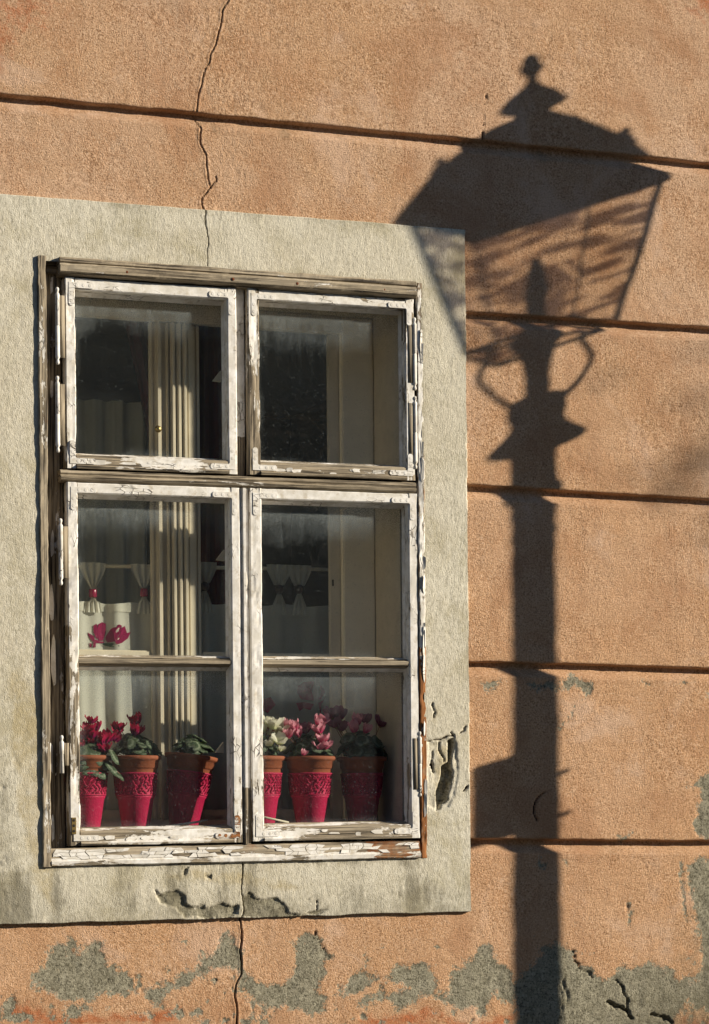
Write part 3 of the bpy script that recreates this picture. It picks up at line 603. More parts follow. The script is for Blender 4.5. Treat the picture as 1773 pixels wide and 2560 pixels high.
# ------------------------------------------------------------------ timber bars
def bar(mb, ax, a0, a1, c0, c1, y0, y1, paint=.8, tone=0.0, seed=1, amp=.0008, bev=.003, sec=None, ds=.006, dl=.009, skew=True, ragged=0.0):
    """a timber along x (ax='x', c is z) or z (ax='z', c is x); y0 is the outer face"""
    if sec is None:
        b = bev; sec = [(c0, y1), (c0, y0+b), (c0+b*.3, y0+b*.3), (c0+b, y0), (c1-b, y0), (c1-b*.3, y0+b*.3), (c1, y0+b), (c1, y1)]
    S = []
    for i in range(len(sec)):
        p = np.array(sec[i]); q = np.array(sec[(i+1) % len(sec)]); k = max(1, int(np.hypot(*(q-p))/ds))
        if p[1] > y0+.03 and q[1] > y0+.03: k = 1
        for j in range(k): S.append(p+(q-p)*j/k)
    S = np.array(S); ns = len(S); cen = S.mean(0)
    T = np.roll(S, -1, 0)-np.roll(S, 1, 0); N = np.stack([-T[:, 1], T[:, 0]], 1); N /= np.linalg.norm(N, axis=1)[:, None]+1e-9
    if ((S-cen)*N).sum() < 0: N = -N
    na = max(2, int((a1-a0)/dl)); A = np.linspace(a0, a1, na)
    aa = np.repeat(A, ns); C = np.tile(S[:, 0], na); Y = np.tile(S[:, 1], na); NC = np.tile(N[:, 0], na); NY = np.tile(N[:, 1], na)
    d = fbm(aa*9+seed*3.7, C*60, Y*60, 3, seed)*amp*1.5 + fbm(aa*60, C*160, Y*160, 3, seed+5)*amp
    if ragged: d = d - ragged*np.clip(fbm(aa*18+seed, C*40, Y*40, 4, seed+9)-.05, 0, 1)*3
    C2 = C+NC*d; Y2 = Y+NY*d
    if ax == 'x': V = np.stack([aa, Y2, C2], 1)
    else: V = np.stack([C2, Y2, aa], 1)
    if skew: V[:, 2] += shz(V[:, 0])
    f = []
    for i in range(na-1):
        for k in range(ns):
            a = i*ns+k; b = i*ns+(k+1) % ns; f.append((a, b, b+ns, a+ns) if ax == 'x' else (a, a+ns, b+ns, b))
    f.append(tuple(range(ns)) if ax == 'z' else tuple(range(ns-1, -1, -1))); f.append(tuple(range(na*ns-1, (na-1)*ns-1, -1)) if ax == 'z' else tuple(range((na-1)*ns, na*ns)))
    g = np.stack([aa+seed*1.37, C+seed*.71, Y+seed*.33], 1)
    pv = paint(aa, C) if callable(paint) else np.full(len(aa), paint); tv = tone(aa, C) if callable(tone) else np.full(len(aa), tone)
    ed = np.minimum(np.abs(C-c0), np.abs(C-c1)); pv = pv-.16*np.exp(-ed/.003)-.12*np.exp(-np.minimum(aa-a0, a1-aa)/.03)
    mb.add(V, f, grain=g, paint=pv, tone=tv)

WO = (1.963, 0, 1.523)
win = thing('casement_window', 'old wooden casement window with flaking white paint and six dusty panes', 'window', WO)
FY = -.020
def wpart(name, *bars, **kw):
    mb = MB()
    for b in bars: bar(mb, *b[0], **b[1])
    o = mb.build(name, MAT['wood'], kw.get('parent', win), WO, False); return o
# left post: nearly bare, ragged; deeper rebate behind it
p1 = wpart('frame_post', (('z', 1.523, 3.096, 1.426, 1.449, FY, .05), dict(paint=lambda a, c: .36+.10*np.sin(a*5), tone=.2, seed=3, amp=.0010, ragged=.0022)),
           (('z', 1.545, 3.07, 1.449, 1.497, .022, .05), dict(paint=.30, tone=.05, seed=4, amp=.0010)))
p1['label'] = 'left frame post, nearly bare grey wood'
p2 = wpart('frame_post', (('z', 1.523, 3.094, 2.4815, 2.500, -.0135, .05), dict(paint=lambda a, c: np.where(a < 2.10, .40, .66), tone=lambda a, c: np.where(a < 2.10, .85, .45), seed=8, amp=.0014, ragged=.003)))
p2['label'] = 'right frame post with orange brown bare wood low down'
hd = wpart('frame_head', (('x', 1.4835, 2.476, 3.053, 3.096, FY, .05), dict(paint=.30, tone=.02, seed=11, amp=.0016, ragged=.0015,
      sec=[(3.048, .05), (3.050, FY+.010), (3.054, FY-.004), (3.058, FY-.009), (3.073, FY-.010), (3.077, FY-.005), (3.080, FY-.004), (3.083, FY-.008), (3.094, FY-.005), (3.096, FY), (3.096, .05)])),
      (('x', 1.449, 1.4835, 3.058, 3.092, .012, .05), dict(paint=.2, seed=12)))
hd['label'] = 'bare weathered head of the frame'
si = wpart('frame_sill', (('x', 1.449, 2.4765, 1.5235, 1.570, FY+.001, .05), dict(paint=lambda a, c: np.where(c < 1.541, .66, .22)+.1*np.sin(a*23), tone=lambda a, c: np.where((a > 1.95) & (a < 2.06), .35, np.where(a > 2.32, .6, .15)), seed=15, amp=.0014,
      sec=[(1.5235, .05), (1.5235, FY+.003), (1.526, FY-.001), (1.536, FY-.002), (1.539, FY+.003), (1.5405, FY+.003), (1.566, FY+.006), (1.570, FY+.012), (1.570, .05)])), (('x', 1.472, 2.452, 1.545, 1.600, .0445, .053), dict(paint=.5, seed=16, amp=.0003)))
si['label'] = 'bottom frame member with cracked white paint'
tr = wpart('transom', (('x', 1.4835, 2.4755, 2.519, 2.549, FY+.003, .05), dict(paint=.27, tone=0, seed=19, amp=.0012,
      sec=[(2.519, .05), (2.519, FY+.014), (2.523, FY+.006), (2.530, FY+.003), (2.5335, FY+.009), (2.536, FY+.009), (2.540, FY+.006), (2.547, FY+.010), (2.549, FY+.016), (2.549, .05)])))
tr['label'] = 'bare weathered transom between upper and lower sashes'
mu = wpart('mullion', (('z', 2.549, 3.050, 1.9665, 1.9945, .022, .06), dict(paint=lambda a, c: np.where(a > 2.66, .98, .2), seed=23)))
mu.location = (0, -.010, 0); mu['label'] = 'recessed post between the two upper sashes'
ml = wpart('cover_strip', (('z', 1.571, 2.517, 1.9715, 1.9945, -.004, .055), dict(paint=lambda a, c: np.where(a > 1.72, .97, .35), seed=27,
      sec=[(1.9715, .055), (1.9715, .006), (1.976, .006), (1.978, -.003), (1.985, -.003), (1.987, .006), (1.9945, .006), (1.9945, .055)])))
ml.location = (0, -.010, 0); ml['label'] = 'beaded strip covering the joint of the lower sashes'

GY = .043
SASH_Y = -.010
def sash(x0, x1, z0, z1, sl, sr, rt, rb, bars, seed, pl, pr, ptop, pbot, label, hinges, brk):
    mb = MB(); T = .052
    ch = .004
    def st(c0, c1): return [(c0, T), (c0, .003), (c0+.003, 0), (c1-.003, 0), (c1, .003), (c1, T)]
    e = .0004
    bar(mb, 'z', z0, z1, x0, x0+sl, 0, T, paint=pl, tone=.18, seed=seed, amp=.0008, sec=st(x0, x0+sl), ragged=.0015)
    bar(mb, 'z', z0, z1, x1-sr, x1, 0, T, paint=pr, tone=.15, seed=seed+1, amp=.0006, sec=st(x1-sr, x1))
    bar(mb, 'x', x0+sl-e, x1-sr+e, z1-rt, z1, .0012, T, paint=ptop, tone=.1, seed=seed+2, amp=.0007, sec=[(z1-rt, T), (z1-rt, .004), (z1-rt+.003, .0012), (z1-.003, .0012), (z1, .004), (z1, T)])
    bar(mb, 'x', x0+sl-e, x1-sr+e, z0, z0+rb, .0012, T, paint=pbot, tone=.06, seed=seed+3, amp=.0009,
        sec=[(z0, T), (z0, -.006), (z0+.006, -.008), (z0+.010, .0005), (z0+rb-.003, .0012), (z0+rb, .004), (z0+rb, T)])
    s = mb.build('sash', MAT['wood'], win, WO); s['label'] = label; s.location = (0, SASH_Y, 0)
    gx0, gx1, gz0, gz1 = x0+sl, x1-sr, z0+rb, z1-rt
    zs = [gz0] + [b for b in bars for _ in (0, 1)] + [gz1]
    cuts = [gz0]+[z for b in bars for z in (b-.011, b+.011)]+[gz1]
    for b in bars:
        m2 = MB(); bar(m2, 'x', gx0-.0005, gx1+.0005, b-.011, b+.011, .004, T, paint=.25, tone=.05, seed=seed+5, amp=.0008,
                       sec=[(b-.011, T), (b-.011, .030), (b-.006, .010), (b-.003, .004), (b+.006, .003), (b+.0085, .008), (b+.011, .026), (b+.011, T)])
        m2.build('glazing_bar', MAT['wood'], s, WO)
    for i in range(0, len(cuts), 2):
        pz0, pz1 = cuts[i], cuts[i+1]
        # putty fillets in front of the glass
        m3 = MB(); w = .009; dpt = .016
        bar(m3, 'x', gx0, gx1, pz1-w, pz1, GY-dpt, GY-.0005, paint=.95, seed=seed+6+i, amp=.0006, sec=[(pz1-w, GY-.0005), (pz1-.001, GY-dpt), (pz1+.0005, GY-dpt), (pz1+.0005, GY-.0005)])
        bar(m3, 'x', gx0, gx1, pz0, pz0+w*1.1, GY-dpt, GY-.0005, paint=.62 if i == 0 else .5, seed=seed+7+i, amp=.0009, sec=[(pz0-.0005, GY-.0005), (pz0-.0005, GY-dpt*1.7), (pz0+.001, GY-dpt*1.7), (pz0+w*1.1, GY-.0005)], ragged=.001)
        bar(m3, 'z', pz0, pz1, gx0, gx0+w*.6, GY-dpt, GY-.0005, paint=.95, seed=seed+8+i, amp=.0005, sec=[(gx0-.0005, GY-.0005), (gx0-.0005, GY-dpt), (gx0+.001, GY-dpt), (gx0+w*.6, GY-.0005)])
        bar(m3, 'z', pz0, pz1, gx1-w*.4, gx1, GY-dpt, GY-.0005, paint=.97, seed=seed+9+i, amp=.0005, sec=[(gx1-w*.4, GY-.0005), (gx1-.001, GY-dpt), (gx1+.0005, GY-dpt), (gx1+.0005, GY-.0005)])
        m3.build('putty', MAT['wood'], s, WO)
        v, f = boxv(gx0-.004, gx1+.004, GY, GY+.003, pz0-.004, pz1+.004); v = np.array(v); uv = np.stack([(v[:, 0] > (gx0+gx1)/2)*1.0, (v[:, 2] > (pz0+pz1)/2)*1.0, 0*v[:, 0]], 1)
        v[:, 2] += shz(v[:, 0])
        mesh_obj('pane', v, f, MAT['glass'], s, WO, False, {'puv': ('FLOAT_VECTOR', uv)})
    # L-shaped corner brackets with screw heads
    for (cx, cz, dx, dz, pt, tn) in [(x0+.010, z1-.012, 1, -1, brk[0], .3), (x1-.008, z1-.012, -1, -1, brk[1], .3), (x0+.010, z0+.012, 1, 1, brk[2], .6), (x1-.008, z0+.012, -1, 1, brk[3], .9)]:
        lx, lz, w = .068, .060, .0145
        out = [(0, 0), (lx-.004, 0), (lx, .004), (lx, w-.004), (lx-.004, w), (w+.003, w), (w, w+.003), (w, lz-.004), (w-.004, lz), (.004, lz), (0, lz-.004)]
        out = [(cx+dx*a, cz+dz*b) for a, b in out]; n = len(out); yt = -.0016
        if dx*dz > 0: out = out[::-1]
        m4 = MB(); vv = [(a, yt, b+shz(a)) for a, b in out]+[(a, .006, b+shz(a)) for a, b in out]
        ff = [tuple(range(n))]+[(i, i+n, (i+1) % n+n, (i+1) % n) for i in range(n)]
        va = np.array(vv); m4.add(vv, ff, grain=np.stack([va[:, 0]+seed, va[:, 2], va[:, 1]], 1), paint=np.full(2*n, pt), tone=np.full(2*n, tn))
        for (sx, sz) in [(.022, w/2), (.040, w/2), (.057, w/2), (w/2, .030), (w/2, .049)]:
            px, pz = cx+dx*sx, cz+dz*sz; k = 8; q = [(px+.0042*math.cos(2*math.pi*j/k), yt-.0006, pz+.0042*math.sin(2*math.pi*j/k)+shz(px)) for j in range(k)]+[(px+.005*math.cos(2*math.pi*j/k), yt+.0002, pz+.005*math.sin(2*math.pi*j/k)+shz(px)) for j in range(k)]
            fq = [tuple(range(k))]+[(j, (j+1) % k, (j+1) % k+k, j+k) for j in range(k)]; qa = np.array(q)
            m4.add(q, fq, grain=np.stack([qa[:, 0]+seed+2, qa[:, 2], qa[:, 1]], 1), paint=np.full(2*k, pt), tone=np.full(2*k, tn))
        m4.build('corner_bracket', MAT['wood'], s, WO)
    for (hx, hz0, hz1, hp) in hinges:
        r = .0058; L = hz1-hz0; mid = L*.5
        prof = [(.0012, 0), (.0042, .002), (.005, .006), (.0038, .011), (.0030, .0135), (r, .018), (r+.0006, .022), (r, .026), (r, mid-.0012), (r-.0012, mid-.0004), (r-.0012, mid+.0004), (r, mid+.0012), (r, L-.026), (r+.0006, L-.022), (r, L-.018), (.0030, L-.0135), (.0038, L-.011), (.005, L-.006), (.0042, L-.002), (.0012, L)]
        if L < .11: prof = [(.006, 0)]+[p for p in prof if p[1] > L*.5]
        v, f = lathe(prof, 12, hx, -.009 if hx < 1.9 else .001, hz0); va = np.array(v); va[:, 2] += shz(hx)
        m5 = MB(); m5.add(va, f, grain=np.stack([va[:, 2]+seed, va[:, 0], va[:, 1]], 1), paint=np.full(len(va), hp), tone=np.full(len(va), .9))
        sgn = 1 if hx < 1.9 else -1
        b0, b1 = sorted((hx+sgn*.003, hx+sgn*.020)); v, f = boxv(b0, b1, -.006 if hx < 1.9 else -.0012, .0005, hz0+.02, hz1-.02); va = np.array(v); va[:, 2] += shz(hx)
        m5.add(va, f, grain=np.stack([va[:, 2]+seed, va[:, 0], va[:, 1]], 1), paint=np.full(8, .22), tone=np.full(8, .2))
        m5.build('hinge', MAT['wood'], s, WO, True)
    return s
s1 = sash(1.499, 1.965, 2.553, 3.047, .028, .026, .031, .036, [], 31, lambda a, c: .76+.06*np.sin(a*17), lambda a, c: .84+.06*np.sin(a*11), .90, lambda a, c: .40+.25*np.sin(a*14+2), 'upper left sash', [(1.4765, 2.817, 3.017, .93), (1.475, 2.590, 2.788, .93)], (.85, .9, .95, .95))
s2 = sash(1.9965, 2.475, 2.554, 3.049, .033, .027, .028, .036, [], 51, lambda a, c: .52+.12*np.sin(a*9), lambda a, c: .74+.08*np.sin(a*13), .78, .34, 'upper right sash', [(2.4755, 2.80, 3.00, .9), (2.4755, 2.585, 2.785, .9)], (.85, .9, .8, .95))
s3 = sash(1.500, 1.970, 1.576, 2.517, .029, .026, .028, .038, [2.053], 71, lambda a, c: np.where(a > 2.15, .84, .58)+.1*np.sin(a*20), lambda a, c: np.where(a > 1.75, .92, .70), .93, lambda a, c: .50+.2*np.sin(a*12-1), 'lower left sash with a glazing bar', [(1.480, 2.248, 2.421, .88), (1.478, 1.764, 1.862, .96)], (.92, .92, .9, .55))
s4 = sash(1.9965, 2.480, 1.578, 2.518, .034, .027, .028, .038, [2.053], 91, lambda a, c: np.where(a > 1.75, .90, .66), lambda a, c: np.where(a > 1.8, .90, .74), .93, lambda a, c: .48+.22*np.sin(a*13+.5), 'lower right sash with a glazing bar', [(2.481, 1.69, 1.87, .9)], (.95, .95, .92, .75))

# brass plate at the foot of the lower left sash
bp = MB(); v, f = boxv(1.505, 1.516, -.003, .004, 1.607, 1.650); bp.add(v, f)
o = bp.build('brass_plate', MAT['brass'], s3, WO)
sm = MB()
for zz in (1.615, 1.629, 1.643):
    v, f = lathe([(.0036, 0), (.0036, .001), (.0015, .0012)], 10); v = [(1.5105+a, -.0028-c, zz+b) for a, b, c in v]; sm.add(v, f)
sm.build('screw', MAT['screw'], s3, WO)
# nail heads on the frame head
for nx_ in (1.66, 1.95, 2.13, 2.38):
    v, f = lathe([(.004, 0), (.004, .0012), (.002, .002)], 10); mesh_obj('nail_head', [(nx_+a, FY-.0085-c, 3.066+b+shz(nx_)) for a, b, c in v], f, MAT['rust'], hd, WO)
# inner catches seen through the upper and lower left panes
for (u, vv, sgn) in [(484, 852, 1), (492, 1255, 1), (490, 1688, 1)]:
    p = at(u, vv, .062); v = [(p.x+.016, .058, p.z+.022), (p.x-.006, .062, p.z-.006), (p.x+.016, .058, p.z-.008), (p.x+.016, .070, p.z+.022), (p.x-.006, .070, p.z-.006), (p.x+.016, .070, p.z-.008)]
    mesh_obj('catch', v, [(0, 1, 2), (5, 4, 3), (0, 3, 4, 1), (1, 4, 5, 2), (2, 5, 3, 0)], MAT['ipaint'], win, WO)

# curling paint flakes
def flake(parent, x, z, y, w, h, curl, seed, ang=0.0):
    r = random.Random(seed); n = 9; ring = []
    for k in range(n):
        a = 2*math.pi*k/n; q = r.uniform(.72, 1.12); cx, cz = math.cos(a), math.sin(a)
        s = max(abs(cx), abs(cz)); ring.append((cx/s*.5*q*w*.92, cz/s*.5*q*h*.92))
    pts = [(0, 0)]+ring; ca, sa = math.cos(ang), math.sin(ang); d = r.choice((-1, 1)); V = []
    for th in (0, .0009):
        for (a, b) in pts:
            lift = curl*max(0, (.5*d*a/w+.5+.35*b/h))**2
            px, pz = x+a*ca-b*sa, z+a*sa+b*ca; V.append((px, y-lift-.0006+th, pz+shz(px)))
    m = len(pts); f = [(0, 1+k, 1+(k+1) % n) for k in range(n)]+[(m, m+1+(k+1) % n, m+1+k) for k in range(n)]+[(1+k, m+1+k, m+1+(k+1) % n, 1+(k+1) % n) for k in range(n)]
    va = np.array(V); M_ = MB(); M_.add(va, f, grain=np.stack([va[:, 0]+seed, va[:, 2], va[:, 1]], 1), paint=np.full(len(va), 1.15), tone=np.full(len(va), .0))
    return M_.build('paint_flake', MAT['wood'], parent, WO)
fr = random.Random(5)
def plate(parent, cell, y, lift, seed):
    """a paint plate broken off its neighbours: an irregular polygon standing proud, one side curled up"""
    r = random.Random(seed); cx = sum(p[0] for p in cell)/len(cell); cz = sum(p[1] for p in cell)/len(cell); dx, dz = r.uniform(-1, 1), r.uniform(-.3, 1); V = []
    pts = [(cx+(a-cx)*.94, cz+(b-cz)*.92) for a, b in cell]
    for th in (0, .0011):
        for a, b in [(cx, cz)]+pts:
            l = lift*max(0, ((a-cx)/.02*dx+(b-cz)/.008*dz)*.5+.25)**1.5; V.append((a, y(b)-.0011-l+th, b+shz(a)))
    n = len(pts); m = n+1; f = [(0, 1+k, 1+(k+1) % n) for k in range(n)]+[(m, m+1+(k+1) % n, m+1+k) for k in range(n)]+[(1+k, m+1+k, m+1+(k+1) % n, 1+(k+1) % n) for k in range(n)]
    va = np.array(V); M_ = MB(); M_.add(va, f, grain=np.stack([va[:, 0]+seed, va[:, 2], va[:, 1]], 1), paint=np.full(len(va), 1.15), tone=np.zeros(len(va))); return M_.build('paint_flake', MAT['wood'], parent, WO)
nc = 44; zrow = [1.5405, 1.5495, 1.5585, 1.5665]
gx = [[1.452+(2.4745-1.452)*min(max((i+fr.uniform(-.38, .38))/nc, 0), 1) for i in range(nc+1)] for _ in zrow]
gz = [[z+fr.uniform(-.0022, .0022) for _ in range(nc+1)] for z in zrow]
sy = lambda z: FY+.003+(z-1.5405)*.11
k = 0
for j in range(3):
    i = 0
    while i < nc:
        w = 2 if fr.random() < .35 and i < nc-1 else 1
        x = gx[j][i]; gone = (1.955 < x < 2.03) or (2.33 < x < 2.40 and j > 0) or fr.random() < (.16 if x < 2.3 else .3)
        if not gone:
            cell = [(gx[j][q], gz[j][q]) for q in range(i, i+w+1)]+[(gx[j+1][q], gz[j+1][q]) for q in range(i+w, i-1, -1)]
            plate(si, cell, sy, fr.uniform(0, .004)*(2 if fr.random() < .15 else .6), 100+k); k += 1
        i += w
for (px, pz, w, h, c) in [(1.463, 2.20, .012, .11, .006), (1.466, 2.06, .013, .15, .010), (1.458, 1.80, .010, .09, .005), (1.461, 1.62, .009, .08, .005), (1.466, 2.36, .010, .07, .006), (1.470, 3.03, .008, .05, .005), (1.468, 2.76, .008, .05, .005)]:
    flake(p1, px, pz, .016, w, h, c, int(px*1000+pz*100))
for k in range(16):
    flake(p2, 2.4965-fr.uniform(0, .004), fr.uniform(1.56, 3.05), -.0135, fr.uniform(.006, .010), fr.uniform(.03, .09), fr.uniform(.003, .008), 300+k)
for (sp_, a0, a1, zz) in [(s1, 1.56, 1.93, 2.566), (s2, 2.05, 2.44, 2.566), (s3, 1.56, 1.94, 1.592), (s4, 2.05, 2.44, 1.594)]:
    for k in range(7):
        flake(sp_, fr.uniform(a0, a1), zz+fr.uniform(-.003, .010), .0008, fr.uniform(.018, .05), fr.uniform(.006, .014), fr.uniform(.001, .004), 400+k+int(zz*50)+int(a0*30))
for (sp_, a0, a1) in [(s3, 1.70, 1.94), (s4, 2.04, 2.43)]:
    for k in range(5): flake(sp_, fr.uniform(a0, a1), 2.067, .022, fr.uniform(.03, .06), .008, .002, 460+k+int(a0*9))

# ------------------------------------------------------------------ inside: reveals, inner window, room
IN = (1.963, .24, 1.57)
inner = thing('inner_window', 'cream painted inner window with fluted centre post, seen through the dusty panes', 'window', IN)
def ibox(name, x0, x1, y0, y1, z0, z1, mat='ipaint', parent=None, bev=.003):
    import bmesh
    bm = bmesh.new(); v, f = boxv(x0, x1, y0, y1, z0, z1); vs_ = [bm.verts.new(Vector(p)-Vector(IN)) for p in v]
    for q in f: bm.faces.new([vs_[i] for i in q])
    bmesh.ops.recalc_face_normals(bm, faces=bm.faces)
    if bev: bmesh.ops.bevel(bm, geom=list(bm.edges), offset=bev, segments=2, affect='EDGES')
    me = bpy.data.meshes.new(name); bm.to_mesh(me); bm.free(); me.materials.append(MAT[mat])
    o = bpy.data.objects.new(name, me); sc.collection.objects.link(o); o.parent = parent or inner; return o
# box lining between the two windows
o = ibox('reveal', 2.4535, 2.48, .053, .34, 1.50, 3.12, 'reveal', bev=0); o['label'] = 'right side of the window recess'
ibox('reveal', 1.40, 1.470, .053, .34, 1.50, 3.12, 'reveal', bev=0)
ibox('reveal_head', 1.471, 2.453, .053, .34, 3.058, 3.12, 'reveal', bev=0)
ibox('sill_board', 1.471, 2.453, .0535, .34, 1.535, 1.575, 'ipaint')
# inner frame
ibox('frame_post', 2.357, 2.4525, .24, .275, 1.576, 3.057, 'jamb')
ibox('frame_post', 1.4715, 1.50, .24, .275, 1.576, 3.057)
ibox('frame_head', 1.5005, 2.3565, .24, .275, 3.009, 3.0575)
ibox('frame_sill', 1.5005, 2.3565, .24, .275, 1.576, 1.645)
mu2 = ibox('mullion', 1.8145, 1.9335, .262, .276, 1.6455, 3.0085); mu2['label'] = 'fluted centre post of the inner window'
ibox('bead', 1.8185, 1.834, .250, .2618, 1.6455, 3.0085, parent=mu2, bev=.004); ibox('bead', 1.8465, 1.853, .246, .2618, 1.6455, 3.0085, parent=mu2)
for xx in (1.8575, 1.8745, 1.891): ibox('flute', xx, xx+.0125, .2395, .2618, 1.6455, 3.0085, parent=mu2, bev=.004)
ibox('bead', 1.9085, 1.930, .256, .2618, 1.6455, 3.0085, parent=mu2)
for (x0, x1) in ((1.501, 1.8140), (1.934, 2.3565)):
    st = ibox('sash', x0, x0+.012, .264, .2755, 1.6455, 3.0085); ibox('stile', x1-.034 if x1 > 2 else x1-.012, x1, .262, .2755, 1.6455, 3.0085, parent=st)
    ibox('rail', x0+.0125, x1-.0125 if x1 < 2 else x1-.0345, .264, .2755, 2.074, 2.108, parent=st); ibox('rail', x0+.0125, x1-.0345 if x1 > 2 else x1-.0125, .264, .2755, 1.6455, 1.672, parent=st)
    for (z0, z1) in ((1.6725, 2.0735), (2.1085, 3.0085)):
        v, f = boxv(x0+.0125, x1-(.0345 if x1 > 2 else .0125), .2685, .2705, z0, z1); v = np.array(v)
        uv = np.stack([(v[:, 0] > (x0+x1)/2)*1.0, (v[:, 2] > (z0+z1)/2)*1.0, 0*v[:, 0]], 1)
        mesh_obj('pane', v, f, MAT['iglass'], st, IN, False, {'puv': ('FLOAT_VECTOR', uv)})
p = at(352, 968, .25)
v, f = lathe([(.001, 0), (.008, .002), (.010, .007), (.007, .012), (.004, .016), (.004, .024)], 14); mesh_obj('knob', [(p.x+a, .225+c, p.z+b) for a, b, c in v], f, MAT['brass'], mu2, IN, True)
mesh_obj('latch', *boxv(2.330, 2.334, .2585, .2618, 2.300, 2.318), MAT['screw'], inner, IN)

# room behind
rx0, rx1, ry0, ry1, rz0, rz1 = -.2, 3.6, .341, 4.2, .5, 3.5
v = [(rx0, ry0, rz0), (rx1, ry0, rz0), (rx1, ry1, rz0), (rx0, ry1, rz0), (rx0, ry0, rz1), (rx1, ry0, rz1), (rx1, ry1, rz1), (rx0, ry1, rz1)]
hx0, hx1, hz0, hz1 = 1.45, 2.46, 1.52, 3.08
v += [(hx0, ry0, hz0), (hx1, ry0, hz0), (hx1, ry0, hz1), (hx0, ry0, hz1)]
f = [(0, 1, 2, 3), (4, 7, 6, 5), (3, 2, 6, 7), (0, 3, 7, 4), (1, 5, 6, 2), (0, 8, 9, 1), (1, 9, 10, 5), (5, 10, 11, 4), (4, 11, 8, 0)]
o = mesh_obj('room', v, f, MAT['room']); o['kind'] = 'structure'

# ------------------------------------------------------------------ curtains
def cy(x, z, y0): return y0 + .006*math.sin(x*55+z*2)+.003*math.sin(x*120+1)
def cloth_sheet(x0, x1, z0, z1f, y0, nx=60, nz=40, amp=1.0):
    V = []; f = []
    for j in range(nz+1):
        for i in range(nx+1):
            x = x0+(x1-x0)*i/nx; zt = z1f(x); z = z0+(zt-z0)*j/nz; V.append((x, y0+(cy(x, z, 0))*amp, z))
    for j in range(nz):
        for i in range(nx): a = j*(nx+1)+i; f.append((a, a+1, a+nx+2, a+nx+1))
    return V, f
def tab(mb_, x, zrod, zring, ztop, y, w0, w1, n=14):
    """gathered tab: wide at the rod, pinched in the ring, opening again below"""
    V = []; f = []; rows = [(zrod+.008, w0, 1), (zrod-.01, w0*.96, 1), (zrod-.03, w0*.72, 1.3), (zrod-.05, w0*.42, 1.5), (zring+.012, .011, 1.2), (zring-.012, .011, 1.2), (zring-.02, w1*.4, 1.5), (ztop-.002, w1*.8, 1.2), (ztop-.03, w1, .6)]
    for (z, w, d) in rows:
        for k in range(n+1):
            t = k/n-.5; V.append((x+t*w, y-.004*d*(math.cos(t*22)+.3)-.003, z))
    for j in range(len(rows)-1):
        for k in range(n): a = j*(n+1)+k; f.append((a, a+n+1, a+n+2, a+1))
    mb_.append((V, f))
def curtain(label, x0, x1, tabs, zrod, ztop, y, ringmat, bead, cl):
    base = ((x0+x1)/2, y, 1.62); c = thing('cafe_curtain', label, 'curtain', base, 'short curtains in the window')
    ztf = lambda x: ztop-.006*math.sin((x-x0)/(x1-x0)*math.pi*3)**2
    V, f = cloth_sheet(x0, x1, 1.60, ztf, y); mesh_obj('cloth', V, f, cl, c, base, True)
    V, f = cloth_sheet(x0, x1, ztop-.026, lambda x: ztf(x)+.001, y-.0025, 60, 3); mesh_obj('hem', V, f, cl, c, base, True)
    for (tx, zr) in tabs:
        L = []; tab(L, tx, zrod, zr, ztop, y-.004, .074, .05); mesh_obj('tab', *L[0], cl, c, base, True)
        if bead: v, f = lathe([(.001, -.0135), (.007, -.0125), (.0125, -.006), (.014, 0), (.0125, .006), (.007, .0125), (.001, .0135)], 16, tx, y-.008, zr)
        else: v, f = lathe([(.0095, -.011), (.0105, -.008), (.0108, 0), (.0105, .008), (.0095, .011)], 16, tx, y-.008, zr)
        mesh_obj('ring', v, f, ringmat, c, base, True)
    return c, base
CY = .289
cA, bA = curtain('cream curtain with magenta printed flower hanging behind the left panes', 1.505, 1.885, [(at(207, 1275, CY).x, 2.262), (at(322, 1275, CY).x, 2.268)], 2.338, 2.240, CY, MAT['ring'], False, MAT['cloth'])
cB, bB = curtain('dim grey curtain with dark beads hanging behind the right panes', 1.925, 2.338, [(at(458, 1290, CY).x, 2.29), (at(626, 1277, CY).x, 2.288), (at(671, 1277, CY).x, 2.290)], 2.350, 2.247, CY, MAT['bead'], True, MAT['sheer'])
v, f = tube([(1.49, CY, 2.334), (1.9, CY, 2.343), (2.37, CY, 2.350)], .0055, 8)
tag(mesh_obj('curtain_rod', v, f, MAT['ipaint'], None, (1.9, CY, 2.34), True), 'thin white rod carrying the short curtains behind the glass', 'curtain rod')
def prints(c, base, petals, mat, name):
    for pg in petals:
        V = []
        P_ = [at(u, vv, CY) for u, vv in pg]; cx = sum(p.x for p in P_)/len(P_); cz = sum(p.z for p in P_)/len(P_); P_.append(Vector((cx, 0, cz)))
        n = len(pg)
        V = [(p.x, cy(p.x, p.z, CY)-.0022, p.z) for p in P_]+[(p.x, cy(p.x, p.z, CY)-.0014, p.z) for p in P_]
        f = [(n, k, (k+1) % n) for k in range(n)]+[(2*n+1, n+1+(k+1) % n, n+1+k) for k in range(n)]+[(k, n+1+k, n+1+(k+1) % n, (k+1) % n) for k in range(n)]
        mesh_obj(name, V, f, mat, c, base)
def zz(pts): return [(162+x*.2369, 1242.3+y*.2369) for x, y in pts]       # close-up of the left curtain
